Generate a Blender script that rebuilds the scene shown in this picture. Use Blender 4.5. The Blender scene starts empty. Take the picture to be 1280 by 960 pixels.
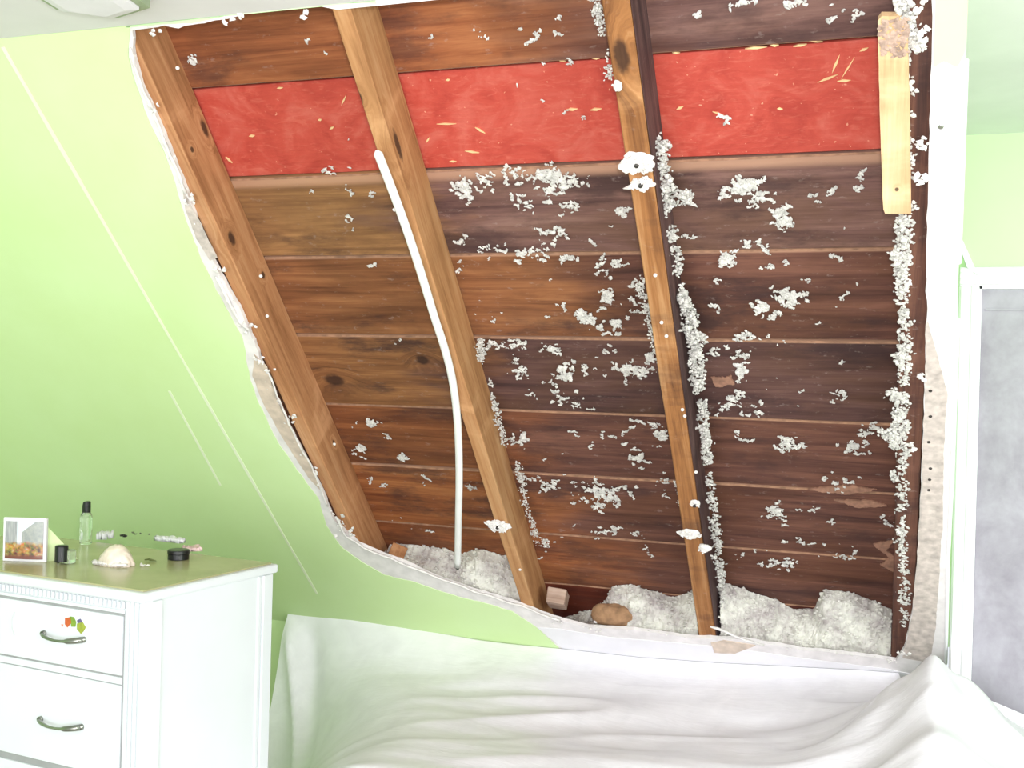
import bpy, bmesh, math, random
from mathutils import Vector, Matrix, noise
from mathutils.geometry import tessellate_polygon
rnd = random.Random(7)
scn = bpy.context.scene
COL = scn.collection

# ------------------------------------------------------------------ camera
F = 1368.0
YAW, PITCH, ROLL = math.radians(19.42), math.radians(-.08), math.radians(1.54)
CAM = Vector((0, 0, 1.65))
ZC = 2.5                                   # ceiling height
TH = math.radians(45.5)                    # pitch of the sloping wall
dv = Vector((-math.sin(YAW)*math.cos(PITCH), math.cos(YAW)*math.cos(PITCH), math.sin(PITCH)))
r0 = Vector((math.cos(YAW), math.sin(YAW), 0)); u0 = r0.cross(dv)
RV = math.cos(ROLL)*r0 + math.sin(ROLL)*u0
UV = math.cos(ROLL)*u0 - math.sin(ROLL)*r0
cd = bpy.data.cameras.new('camera'); cam = bpy.data.objects.new('camera', cd); COL.objects.link(cam)
m = Matrix((RV, UV, -dv)).transposed().to_4x4(); m.translation = CAM
cam.matrix_world = m
cd.sensor_width = 36; cd.lens = F/1280*36; cd.clip_start = .05
scn.camera = cam

# ------------------------------------------------------------------ light
w = bpy.data.worlds.new('world'); scn.world = w; w.use_nodes = True
w.node_tree.nodes['Background'].inputs[0].default_value = (.90, .94, 1, 1)
w.node_tree.nodes['Background'].inputs[1].default_value = 1.05
def area(name, loc, target, sx, sy, power, col=(1, 1, 1)):
    l = bpy.data.lights.new(name, 'AREA'); l.shape = 'RECTANGLE'; l.size = sx; l.size_y = sy
    l.energy = power; l.color = col
    o = bpy.data.objects.new(name, l); COL.objects.link(o); o.location = loc
    o.rotation_euler = (Vector(target)-Vector(loc)).to_track_quat('-Z', 'Y').to_euler()
    return o
area('camera_flash', (.04, .0, 1.78), (-.9, 3, 1.75), .10, .07, 44, (1, .98, .96))
area('window_daylight', (2.7, .4, 1.8), (-1.5, 3.7, .6), 1.3, 1.3, 82, (.95, .98, 1))
area('room_fill', (-.8, -2.4, 1.3), (-1.4, 3, .8), 2.4, 1.8, 130, (.97, .98, 1))  # added fill from behind the camera, no known window there
vs = scn.view_settings
vs.view_transform = 'Standard'; vs.look = 'None'; vs.gamma = 1; vs.use_curve_mapping = False
vs.exposure = .01

# ------------------------------------------------------------------ helpers
def ray(x, y): return (x-640)/F*RV - (y-480)/F*UV + dv
def hit(x, y, n, p):
    n = Vector(n); v = ray(x, y)
    return CAM + v*((Vector(p)-CAM).dot(n)/n.dot(v))
Y0 = hit(200, 28, (0, 0, 1), (0, 0, ZC)).y
DN = Vector((0, math.cos(TH), -math.sin(TH)))      # down the slope
NN = Vector((0, math.sin(TH), math.cos(TH)))       # out through the roof
O0 = Vector((0, Y0, ZC))
SM = Matrix((Vector((1, 0, 0)), DN, NN)).transposed().to_4x4(); SM.translation = O0
def S(x, y, w=0.0):                                  # photo point -> slope coordinates (X, v)
    p = hit(x, y, NN, O0+NN*w) - O0
    return (p.x, p.dot(DN))
def srgb(*c):
    return tuple(((v/255)/12.92 if v/255 <= .04045 else ((v/255+.055)/1.055)**2.4) for v in c)+(1,)

def tag(o, label=None, cat=None, group=None, kind=None):
    if label: o['label'] = label
    if cat: o['category'] = cat
    if group: o['group'] = group
    if kind: o['kind'] = kind
    return o
def obj(name, me, mat=None, parent=None, mw=None, smooth=False):
    if isinstance(me, bmesh.types.BMesh):
        bm = me; me = bpy.data.meshes.new(name); bm.normal_update(); bm.to_mesh(me); bm.free()
    o = bpy.data.objects.new(name, me); COL.objects.link(o)
    if mat:
        for mm in (mat if isinstance(mat, (list, tuple)) else [mat]): me.materials.append(mm)
    if smooth:
        for p in me.polygons: p.use_smooth = True
    if parent: o.parent = parent
    if mw is not None: o.matrix_world = mw
    return o
def empty(name, loc=(0, 0, 0), mw=None, rz=0, parent=None):
    o = bpy.data.objects.new(name, None); COL.objects.link(o); o.empty_display_size = .1
    if parent: o.parent = parent
    if mw is not None: o.matrix_world = mw
    else: o.location = loc; o.rotation_euler = (0, 0, rz)
    return o
def box(bm, a, b, mi=0, bev=0):
    a, b = [Vector(v) for v in (a, b)]
    r = bmesh.ops.create_cube(bm, size=1)
    for v in r['verts']:
        v.co = Vector(((a[i]+b[i])/2+(b[i]-a[i])*v.co[i] for i in range(3)))
    fs = {f for v in r['verts'] for f in v.link_faces}
    for f in fs: f.material_index = mi
    if bev:
        es = {e for v in r['verts'] for e in v.link_edges}
        bmesh.ops.bevel(bm, geom=list(es), offset=bev, segments=2, affect='EDGES', profile=.5, clamp_overlap=True)
    return bm
def BM(): return bmesh.new()
def plate(bm, outer, holes, w0, w1):
    """flat plate of slope-plane outline(s), thickness w0..w1"""
    loops = [outer]+holes
    pts = [p for l in loops for p in l]
    tris = tessellate_polygon([[Vector((p[0], p[1], 0)) for p in l] for l in loops])
    A = [bm.verts.new((p[0], p[1], w0)) for p in pts]
    B = [bm.verts.new((p[0], p[1], w1)) for p in pts]
    for t in tris:
        try:
            bm.faces.new([A[i] for i in t]); bm.faces.new([B[i] for i in reversed(t)])
        except ValueError: pass
    k = 0
    for l in loops:
        n = len(l)
        for i in range(n):
            j = (i+1) % n
            try: bm.faces.new((A[k+i], A[k+j], B[k+j], B[k+i]))
            except ValueError: pass
        k += n
    bmesh.ops.recalc_face_normals(bm, faces=bm.faces[:])
    return bm
def ragged(pts, step, amp, seed, closed=False, freq=30):
    """subdivide a polyline and roughen it"""
    out = []; n = len(pts); last = n if closed else n-1
    for i in range(last):
        a = Vector(pts[i]).to_2d(); b = Vector(pts[(i+1) % n]).to_2d()
        k = max(1, int((b-a).length/step))
        for j in range(k):
            p = a.lerp(b, j/k)
            q = Vector((p.x*freq+seed, p.y*freq, seed*1.7))
            d = noise.noise_vector(q)*amp + noise.noise_vector(q*3.1)*amp*.45
            out.append((p.x+d.x, p.y+d.y))
    if not closed: out.append(tuple(pts[-1]))
    return out
def tube(bm, pts, rad, seg=8, flat=1.0, caps=True):
    pts = [Vector(p) for p in pts]; rings = []
    n = len(pts)
    for i, p in enumerate(pts):
        t = (pts[min(i+1, n-1)]-pts[max(i-1, 0)]).normalized()
        a = Vector((0, 0, 1)) if abs(t.z) < .9 else Vector((1, 0, 0))
        x = t.cross(a).normalized(); y = t.cross(x)
        r = rad[i] if isinstance(rad, (list, tuple)) else rad
        rings.append([bm.verts.new(p+(x*math.cos(2*math.pi*k/seg)+y*math.sin(2*math.pi*k/seg)*flat)*r) for k in range(seg)])
    for a, b in zip(rings, rings[1:]):
        for k in range(seg): bm.faces.new((a[k], a[(k+1) % seg], b[(k+1) % seg], b[k]))
    if caps: bm.faces.new(rings[0][::-1]); bm.faces.new(rings[-1])
    return bm
def lathe(bm, prof, seg=24, c=(0, 0, 0), mi=0):
    c = Vector(c); rings = []
    for r, z in prof:
        rings.append([bm.verts.new(c+Vector((r*math.cos(2*math.pi*k/seg), r*math.sin(2*math.pi*k/seg), z))) for k in range(seg)])
    for a, b in zip(rings, rings[1:]):
        for k in range(seg):
            f = bm.faces.new((a[k], a[(k+1) % seg], b[(k+1) % seg], b[k])); f.material_index = mi
    bm.faces.new(rings[0][::-1]).material_index = mi; bm.faces.new(rings[-1]).material_index = mi
    return bm
ICO = {}
def ico_data(sub):
    if sub not in ICO:
        b = BM(); bmesh.ops.create_icosphere(b, subdivisions=sub, radius=1)
        b.verts.ensure_lookup_table()
        ICO[sub] = ([v.co.copy() for v in b.verts], [[v.index for v in f.verts] for f in b.faces]); b.free()
    return ICO[sub]
class Blobs:
    """many lumps collected into one mesh"""
    def __init__(s): s.v = []; s.f = []
    def add(s, c, r, sub=1, sq=(1, 1, .6), rough=.45):
        vs_, fs = ico_data(sub); k = len(s.v); off = Vector((rnd.random()*99, rnd.random()*99, rnd.random()*99))
        rot = Matrix.Rotation(rnd.random()*6.28, 3, 'Z')
        c = Vector(c)
        for v in vs_:
            q = v*(1+rough*noise.noise(v*1.7+off)*2)
            q = rot @ Vector((q.x*sq[0], q.y*sq[1], q.z))
            q.z *= sq[2]
            s.v.append(c+q*r)
        s.f += [[i+k for i in f] for f in fs]
    def mesh(s, name):
        me = bpy.data.meshes.new(name); me.from_pydata(s.v, [], s.f); me.update(); return me

# ------------------------------------------------------------------ materials
class NT:
    def __init__(s, name):
        s.m = bpy.data.materials.new(name); s.m.use_nodes = True
        s.t = s.m.node_tree; s.b = s.t.nodes['Principled BSDF']
    def n(s, typ, **kw):
        nd = s.t.nodes.new(typ)
        for k, v in kw.items():
            if k.startswith('i_'):
                nd.inputs[k[2:].replace('_', ' ')].default_value = v
            else: setattr(nd, k, v)
        return nd
    def l(s, a, b): s.t.links.new(a, b)
    def math(s, op, a, b=None, c=None, clamp=False):
        nd = s.t.nodes.new('ShaderNodeMath'); nd.operation = op; nd.use_clamp = clamp
        for i, v in enumerate((a, b, c)):
            if v is None: continue
            if hasattr(v, 'is_linked'): s.l(v, nd.inputs[i])
            else: nd.inputs[i].default_value = v
        return nd.outputs[0]
    def mix(s, f, a, b, blend='MIX'):
        nd = s.t.nodes.new('ShaderNodeMix'); nd.data_type = 'RGBA'; nd.blend_type = blend
        for sock, v in ((nd.inputs[0], f), (nd.inputs[6], a), (nd.inputs[7], b)):
            if hasattr(v, 'is_linked'): s.l(v, sock)
            else: sock.default_value = v
        return nd.outputs[2]
    def obj(s): return s.n('ShaderNodeTexCoord').outputs['Object']
    def mapping(s, vec, scale=(1, 1, 1), loc=(0, 0, 0)):
        nd = s.n('ShaderNodeMapping'); s.l(vec, nd.inputs[0])
        nd.inputs['Scale'].default_value = scale; nd.inputs['Location'].default_value = loc
        return nd.outputs[0]
    def noise(s, vec, scale=5, detail=4, rough=.5, dist=0):
        nd = s.n('ShaderNodeTexNoise'); s.l(vec, nd.inputs['Vector'])
        nd.inputs['Scale'].default_value = scale; nd.inputs['Detail'].default_value = detail
        nd.inputs['Roughness'].default_value = rough; nd.inputs['Distortion'].default_value = dist
        return nd.outputs['Fac']
    def ramp(s, f, *st):
        nd = s.n('ShaderNodeValToRGB'); e = nd.color_ramp.elements
        while len(e) < len(st): e.new(.5)
        for el, (p, c) in zip(e, st): el.position = p; el.color = c
        s.l(f, nd.inputs[0]); return nd.outputs[0]
    def sm(s, v, a, b, o0=0., o1=1.):
        nd = s.n('ShaderNodeMapRange', interpolation_type='SMOOTHSTEP'); s.l(v, nd.inputs[0])
        for i, x in enumerate((a, b, o0, o1)): nd.inputs[i+1].default_value = x
        return nd.outputs[0]
    def bump(s, h, strength=.3, dist=.002):
        nd = s.n('ShaderNodeBump'); nd.inputs['Strength'].default_value = strength; nd.inputs['Distance'].default_value = dist
        s.l(h, nd.inputs['Height']); s.l(nd.outputs[0], s.b.inputs['Normal'])
    def col(s, c):
        if hasattr(c, 'is_linked'): s.l(c, s.b.inputs['Base Color'])
        else: s.b.inputs['Base Color'].default_value = c
    def set(s, **kw):
        for k, v in kw.items(): s.b.inputs[k.replace('_', ' ')].default_value = v
def simple(name, c, rough=.6, metal=0, var=.06, scale=14, spec=.5, bump=0):
    t = NT(name); v = t.obj(); n = t.noise(v, scale, 4)
    c2 = tuple(x*(1-var*2) for x in c[:3])+(1,); c1 = tuple(min(1, x*(1+var)) for x in c[:3])+(1,)
    t.col(t.ramp(n, (.3, c2), (.7, c1))); t.set(Roughness=rough, Metallic=metal)
    t.b.inputs['Specular IOR Level'].default_value = spec
    if bump: t.bump(n, bump)
    return t.m
def wood(name, dark, mid, light, axis='x', knots=(), right=None, xr=(-1.3, -.9), mold=0, seed=0., rough=.75, pale=None):
    """grain along object axis; optional second colour set towards +X; knots=(X, v, rx, rv)"""
    t = NT(name); v = t.obj(); sep = t.n('ShaderNodeSeparateXYZ'); t.l(v, sep.inputs[0])
    X, V = sep.outputs[0], sep.outputs[1]
    warp = None; kmask = None
    for kx, kv, rx, rv in knots:
        side = isinstance(rx, tuple); rx_ = rx[0] if side else rx
        dx = t.math('DIVIDE', t.math('SUBTRACT', sep.outputs[2] if side else X, kx), rx_); dy = t.math('DIVIDE', t.math('SUBTRACT', V, kv), rv)
        d = t.math('SQRT', t.math('ADD', t.math('POWER', dx, 2), t.math('POWER', dy, 2)))
        d = t.math('ADD', d, t.math('MULTIPLY', t.math('SUBTRACT', t.noise(v, 60, 2), .5), .5))
        mk = t.sm(d, 1.15, .55)
        ring = t.math('MULTIPLY', t.sm(d, 3.2, .8), .045)
        kmask = mk if kmask is None else t.math('MAXIMUM', kmask, mk)
        warp = ring if warp is None else t.math('ADD', warp, ring)
    comb = t.n('ShaderNodeCombineXYZ')
    if axis == 'x':
        t.l(X, comb.inputs[0]); t.l(t.math('ADD', V, warp) if warp else V, comb.inputs[1])
    else:
        t.l(t.math('ADD', X, warp) if warp else X, comb.inputs[0]); t.l(V, comb.inputs[1])
    t.l(sep.outputs[2], comb.inputs[2])
    sc = (1.6, 22, 22) if axis == 'x' else (26, 1.6, 26)
    g = t.noise(t.mapping(comb.outputs[0], sc, (seed, seed*2.3, seed)), 1.0, 6, .62, .6)
    sc2 = (6, 150, 150) if axis == 'x' else (170, 6, 170)
    g2 = t.noise(t.mapping(comb.outputs[0], sc2, (seed, seed, 3)), 1.0, 3, .6, .2)
    gg = t.math('ADD', t.math('MULTIPLY', g, .78), t.math('MULTIPLY', g2, .22))
    c = t.ramp(gg, (.33, dark), (.5, mid), (.68, light))
    if right:
        c2 = t.ramp(gg, (.33, right[0]), (.5, right[1]), (.70, right[2]))
        nn = t.noise(t.mapping(v, (1.6, 6, 1), (seed*3, 0, 0)), 1.0, 4, .6)
        f = t.sm(t.math('ADD', X, t.math('MULTIPLY', t.math('SUBTRACT', nn, .5), 1.5)), xr[0], xr[1])
        c = t.mix(f, c, c2)
    bn = t.noise(t.mapping(v, (2.2, 5, 2), (seed*2, 7, 0)), 1.0, 5, .6, .5)
    c = t.mix(t.sm(bn, .42, .66, 0, .45 if axis == 'x' else .12), c, (*[q*.35 for q in mid[:3]], 1))
    c = t.mix(t.sm(bn, .46, .3, 0, .30), c, (*[min(1, q*1.5+.02) for q in light[:3]], 1)) if not right else c
    if mold:
        mn = t.noise(t.mapping(v, (2.4, 7, 2), (seed*5, 4, 0)), 1.0, 6, .65)
        c = t.mix(t.math('MULTIPLY', t.sm(mn, .50, .66), mold), c, srgb(50, 33, 34))
        fn = t.noise(t.mapping(v, (30, 60, 30), (seed, 0, 0)), 1.0, 4, .7)
        c = t.mix(t.math('MULTIPLY', t.sm(fn, .60, .72), .35*mold), c, srgb(165, 150, 145))
    if pale:   # pale strip along one edge: (v0, v1, colour, x0, x1)
        for v0, v1, pc in pale:
            pf = t.math('MULTIPLY', t.sm(V, v0, v0+(v1-v0)*.25), t.sm(V, v1, v1-(v1-v0)*.6))
            c = t.mix(t.math('MULTIPLY', pf, .75), c, pc)
    if kmask is not None: c = t.mix(t.math('MULTIPLY', kmask, .85), c, srgb(42, 24, 20))
    t.col(c); t.set(Roughness=rough); t.b.inputs['Specular IOR Level'].default_value = .3
    t.bump(gg, .35, .003)
    return t.m

GREEN = srgb(205, 228, 148)
def green_mat():
    t = NT('green wall paint'); v = t.obj()
    n = t.noise(v, 2.2, 5, .55); n2 = t.noise(v, 90, 3, .6)
    t.col(t.ramp(n, (.3, srgb(200, 224, 163)), (.7, srgb(206, 230, 175))))
    t.set(Roughness=.62); t.bump(n2, .12, .002); return t.m
M = {}
M['green'] = green_mat()
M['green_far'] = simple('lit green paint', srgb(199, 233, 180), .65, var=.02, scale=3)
M['ceiling'] = simple('ceiling paint', srgb(226, 224, 226), .8, var=.03, scale=4)
M['plaster'] = simple('bare drywall', srgb(226, 221, 222), .85, var=.07, scale=22, bump=.25)
M['primer'] = simple('white drywall', srgb(228, 226, 231), .8, var=.03, scale=9)
M['crumb'] = simple('gypsum crumb', srgb(226, 222, 220), .9, var=.1, scale=60)
M['kraft'] = simple('torn paper backing', srgb(208, 190, 176), .9, var=.12, scale=26, bump=.3)
M['tornpaper'] = simple('torn grey paper', srgb(198, 186, 180), .9, var=.16, scale=38, bump=.5)
M['bead'] = simple('joint ridge', srgb(226, 234, 206), .6, var=.02)
M['white'] = simple('white paint', srgb(212, 217, 221), .42, var=.015, scale=5)
M['trimwhite'] = simple('trim white', srgb(238, 238, 242), .4, var=.02)
M['joint'] = simple('drawer shadow gap', srgb(150, 152, 152), .8)
M['fluff'] = simple('loose fill insulation', srgb(205, 203, 198), .95, var=.16, scale=55, bump=.6)
M['fluffgrey'] = simple('dusty insulation', srgb(168, 160, 158), .95, var=.2, scale=60, bump=.6)
M['cable'] = simple('white cable sheath', srgb(232, 232, 232), .35, var=.02)
M['black'] = simple('black plastic', srgb(26, 26, 30), .3, var=.1)
M['steel'] = simple('dull nickel', srgb(150, 152, 144), .3, 1, var=.15)
M['nail'] = simple('nail steel', srgb(70, 66, 64), .5, .7)
M['stone'] = simple('tan rubble', srgb(166, 128, 96), .95, var=.2, scale=30, bump=.6)
M['floor'] = simple('pale carpet', srgb(206, 200, 194), .95)
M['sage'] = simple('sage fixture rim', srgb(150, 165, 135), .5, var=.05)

# ------------------------------------------------------------------ room shell
XL, XR, YB, YW = -4.3, 3.2, -3.4, hit(1210, 169, (0, 0, 1), (0, 0, ZC)).y
CX = .085                                   # dormer side wall
VK = 2.645                                  # knee line, measured down the slope
KY = (O0+DN*VK).y; KZ = (O0+DN*VK).z
b = BM(); box(b, (XL, YB, -.1), (XR, 4.3, 0)); tag(obj('floor', b, M['floor']), kind='structure')
b = BM()
box(b, (XL, YB, ZC), (CX+.03, Y0, ZC+.02)); box(b, (CX+.03, YB, ZC), (XR, YW+.1, ZC+.02))
tag(obj('ceiling', b, M['ceiling']), kind='structure')
b = BM(); box(b, (XL-.1, YB, 0), (XL, 4.3, ZC)); tag(obj('wall_left', b, M['green_far']), kind='structure')
b = BM(); box(b, (XR, YB, 0), (XR+.1, 4.3, ZC)); tag(obj('wall_right', b, M['green_far']), kind='structure')
# knee wall under the slope
b = BM(); box(b, (XL, KY-.0015, 0), (CX+.06, KY+.05, KZ-.002)); tag(obj('wall_knee', b, M['green']), kind='structure')
# dormer side wall (end on to the camera)
b = BM()
ya, yb = YW, YW+.02
prof = [(Y0+.06, ZC-.004), (YW, ZC-.004), (YW, 0), (KY-.01, 0), (KY-.01, KZ+.05)]
prof = [(Y0+.08, ZC), (YW+.1, ZC), (YW+.1, (O0+DN*((YW+.1-Y0)/DN.y)).z+.03)]
A = [b.verts.new((CX+.006, y, z)) for y, z in prof]; B2 = [b.verts.new((CX+.02, y, z)) for y, z in prof]
b.faces.new(A); b.faces.new(B2[::-1])
for i in range(3): b.faces.new((A[i], A[(i+1) % 3], B2[(i+1) % 3], B2[i]))
bmesh.ops.recalc_face_normals(b, faces=b.faces[:])
tag(obj('wall_dormer', b, M['green_far']), kind='structure')
# far wall with the door opening
def W(x, y): return hit(x, y, (0, 1, 0), (0, YW, 0))
dl, dt = W(1221, 480).x, W(1224, 358).z
DW = .78
b = BM()
box(b, (CX+.0, YW, .82), (dl, YW+.1, ZC)); box(b, (.185, YW, 0), (dl, YW+.1, .82)); box(b, (dl, YW, dt), (dl+DW, YW+.1, ZC)); box(b, (dl+DW, YW, 0), (XR, YW+.1, ZC))
tag(obj('wall_back', b, M['green_far']), kind='structure')
# door and casing
t = NT('mottled grey door paint'); v = t.obj()
n = t.noise(t.mapping(v, (1, 1, .8)), 5.5, 6, .62, .4); n2 = t.noise(v, 26, 5, .6)
n = t.math('ADD', t.math('MULTIPLY', n, .75), t.math('MULTIPLY', n2, .25))
t.col(t.ramp(n, (.30, srgb(136, 130, 142)), (.5, srgb(160, 155, 167)), (.70, srgb(178, 174, 186))))
t.set(Roughness=.55); M['door'] = t.m
de = empty('door_1', (dl, YW, 0)); tag(de, kind='structure')
b = BM(); box(b, (.008, .02, .01), (DW-.008, .06, dt-.006), bev=.003)
d_ = obj('door_leaf', b, M['door'], de)
b = BM(); box(b, (.02, .014, dt-.078), (DW-.02, .0205, dt-.072)); obj('top_rail_groove', b, M['door'], d_)
cw = .062
def casing(bm, x0, x1, z0, z1, vert):
    box(bm, (x0, -.018, z0), (x1, 0.0, z1), bev=.004)
    if vert:
        box(bm, (x0+.004, -.026, z0), (x0+.02, -.012, z1), bev=.004); box(bm, (x1-.026, -.024, z0), (x1-.004, -.012, z1), bev=.005)
    else:
        box(bm, (x0, -.026, z1-.02), (x1, -.012, z1-.004), bev=.004); box(bm, (x0, -.024, z0+.004), (x1, -.012, z0+.026), bev=.005)
b = BM(); casing(b, -cw, 0, 0, dt, True); obj('door_casing', b, M['trimwhite'], de)
b = BM(); casing(b, DW, DW+cw, 0, dt, True); obj('door_casing', b, M['trimwhite'], de)
b = BM(); casing(b, -cw, DW+cw, dt, dt+cw, False); obj('door_casing', b, M['trimwhite'], de)
b = BM(); box(b, (-.002, 0, 0), (.008, .1, dt)); box(b, (0, 0, dt-.008), (DW, .1, dt)); obj('door_jamb', b, M['trimwhite'], de)
# little white flake above the casing corner
b = BM()
q = [W(1196, 300), W(1203, 302), W(1222, 345), W(1208, 335)]
A = [b.verts.new((p.x-dl, -.028, p.z)) for p in q]; B2 = [b.verts.new((p.x-dl, -.002, p.z)) for p in q]
b.faces.new(A); b.faces.new(B2[::-1])
for i in range(4): b.faces.new((A[i], A[(i+1) % 4], B2[(i+1) % 4], B2[i]))
bmesh.ops.recalc_face_normals(b, faces=b.faces[:])
obj('casing_flake', b, M['trimwhite'], de)

# ------------------------------------------------------------------ sloping wall with the torn opening
def SS(l, w=0.): return [S(x, y, w) for x, y in l]
holeL = [(166, 38), (166, 70), (178, 108), (193, 142), (212, 185), (230, 232), (243, 268), (262, 315), (281, 352), (305, 398), (322, 440), (332, 470), (345, 500), (367, 545), (388, 585), (402, 612), (416, 648), (430, 664), (448, 680), (475, 692), (505, 703), (540, 720), (590, 738), (640, 752), (690, 772), (735, 784), (800, 788), (860, 797), (930, 800), (1000, 812), (1060, 818), (1120, 826)]
holeR = [(1130, 812), (1139, 770), (1146, 715), (1150, 640), (1153, 560), (1156, 480), (1158, 400), (1158, 300), (1161, 200), (1163, 100), (1166, 0), (1168, -60)]
topL = [(390, 6), (345, 11), (308, 16), (292, 23), (262, 27), (240, 31), (222, 35), (205, 32), (190, 36)]
hb = ragged(SS(holeL), .02, .006, 3) + ragged(SS(holeR), .03, .0035, 5)[:-1]
vt = .012
hb += [(S(1168, -60)[0], vt), (S(420, 8)[0], vt)] + ragged(SS(topL), .015, .004, 9)[:-1]
XW = S(1205, 80)[0]
rightEdge = SS([(1212, -60), (1210, 0), (1207, 80), (1200, 250), (1197, 400), (1190, 600), (1184, 800)])
outer = [(XL, 0), (rightEdge[0][0], 0)] + rightEdge[1:] + [(rightEdge[-1][0], VK), (XL, VK)]
outer[2] = (outer[2][0], max(.02, outer[2][1]))
ws = tag(obj('wall_slope', plate(BM(), outer, [hb], 0, .013), M['plaster'], mw=SM), kind='structure')
# painted face: outline of what is still green
gp = [(163, 30), (160, 70), (172, 112), (184, 145), (205, 190), (222, 238), (234, 280), (252, 322), (268, 356), (290, 398), (303, 420), (312, 470), (322, 500), (345, 548), (372, 588), (398, 622), (408, 656), (425, 682), (452, 702), (480, 718), (520, 728), (560, 742), (600, 752), (640, 764), (668, 782), (702, 812)]
gl = ragged(SS(gp), .02, .0045, 12)
green_outer = [(XL, 0), (gl[0][0], 0)] + gl[1:-1] + [(gl[-1][0], VK), (XL, VK)]
obj('green_paint_layer', plate(BM(), green_outer, [], -.0022, -.0002), M['green'], ws, mw=SM)
# strip of green above the opening, under the ceiling
st = [(S(158, 30)[0], .0), (S(470, 2)[0], .0), (S(470, 2)[0], .006)] + ragged(SS([(390, 3), (300, 16), (240, 28), (200, 30), (158, 34)]), .02, .002, 4)
obj('green_paint_layer', plate(BM(), st, [], -.0022, -.0002), M['green_far'], ws, mw=SM)
gr = [(S(1168, 0)[0], .0), (outer[1][0], .0)]+SS([(1210, 0), (1207, 62)])+ragged(SS([(1207, 62), (1196, 84), (1180, 76), (1167, 84)]), .01, .003, 8)
obj('green_paint_layer', plate(BM(), gr, [], -.0022, -.0002), M['green'], ws, mw=SM)
# white drywall strip down the right of the opening and along the bottom
wr = ragged(SS([(1168, 86), (1206, 84), (1200, 250), (1196, 400), (1192, 520), (1179, 470), (1160, 400), (1160, 300), (1163, 180)]), .02, .002, 6, True)
obj('white_drywall_face', plate(BM(), wr, [], -.002, -.0001), M['primer'], ws, mw=SM)
wb = ragged(SS([(706, 812), (672, 784), (700, 786), (760, 796), (830, 802), (900, 808), (1000, 822), (1110, 836), (1170, 848), (1175, 880), (900, 860), (720, 836)]), .03, .003, 16, True)
obj('white_drywall_face', plate(BM(), wb, [], -.002, -.0001), M['primer'], ws, mw=SM)
# torn paper patches
tp = ragged(SS([(318, 442), (334, 458), (345, 498), (368, 545), (392, 588), (400, 612), (385, 596), (352, 545), (327, 500), (316, 470)]), .015, .002, 21, True)
tag(obj('torn_paper_backing', plate(BM(), tp, [], -.0012, .0), M['kraft'], ws, mw=SM), 'tan paper backing bared where plaster tore off')
tp = ragged(SS([(228, 235), (246, 270), (272, 322), (262, 325), (246, 298), (232, 262)]), .012, .002, 22, True)
obj('torn_paper_backing', plate(BM(), tp, [], -.0012, .0), M['tornpaper'], ws, mw=SM)
tp = ragged(SS([(1157, 402), (1168, 408), (1186, 420), (1185, 480), (1180, 560), (1178, 660), (1170, 780), (1162, 828), (1128, 822), (1140, 770), (1146, 700), (1152, 600), (1156, 500)]), .02, .003, 23, True)
tag(obj('torn_paper_backing', plate(BM(), tp, [], -.0016, .0), M['tornpaper'], ws, mw=SM), 'rough grey torn paper beside lower right of opening')
tp = ragged(SS([(889, 803), (905, 800), (944, 806), (918, 816), (893, 815)]), .012, .003, 24, True)
obj('torn_paper_backing', plate(BM(), tp, [], -.004, .0), M['kraft'], ws, mw=SM)
# white curls of face paper along the broken edge
def curl(pts, r=.004, w_=-.004, parent=ws):
    p = ragged(SS(pts), .02, .003, rnd.random()*50)
    obj('paper_curl', tube(BM(), [(a, c, w_+.002*math.sin(i)) for i, (a, c) in enumerate(p)], [r*(.6+.5*abs(math.sin(i*1.3))) for i in range(len(p))], 6), M['crumb'], parent, mw=SM, smooth=True)
curl([(164, 60), (168, 80), (180, 112), (192, 136)], .005)
curl([(192, 140), (205, 172), (222, 212), (233, 240)], .005)
curl([(270, 345), (285, 372), (300, 402), (312, 412)], .006)
curl([(336, 465), (352, 505), (372, 550), (392, 586), (410, 632)], .0035)
curl([(420, 645), (432, 668), (455, 684), (500, 702), (545, 720), (600, 740), (650, 756), (700, 775)], .005)
curl([(888, 782), (905, 788), (935, 800), (955, 806)], .005)
# white joint ridges in the green paint
def ridge(a, c, wd, h):
    A0, A1 = Vector(S(*a)), Vector(S(*c)); dd = (A1-A0).normalized(); pr = Vector((-dd.y, dd.x))*wd/2
    n = 24; l1 = []; l2 = []
    for i in range(n+1):
        p = A0.lerp(A1, i/n); k = .8+.35*noise.noise(Vector((p.x*4, p.y*4, 1)))
        l1.append(tuple(p+pr*k)); l2.append(tuple(p-pr*k))
    return plate(BM(), l1+l2[::-1], [], -.0022-h, -.0021)
obj('drywall_joint', ridge((4, 58), (397, 742), .013, .0015), M['bead'], ws, mw=SM)
obj('drywall_joint', ridge((212, 488), (276, 606), .010, .0012), M['bead'], ws, mw=SM)
# corner bead along the right edge
cb = SS([(1208, 76), (1202, 250), (1199, 330)])
obj('corner_bead', tube(BM(), [(a, c, .004) for a, c in cb], .005, 8), M['trimwhite'], ws, mw=SM)
cb = SS([(1197, 400), (1190, 600), (1185, 700), (1182, 830)])
obj('corner_bead', tube(BM(), [(a, c, .002) for a, c in cb], .006, 8), M['trimwhite'], ws, mw=SM)
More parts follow.
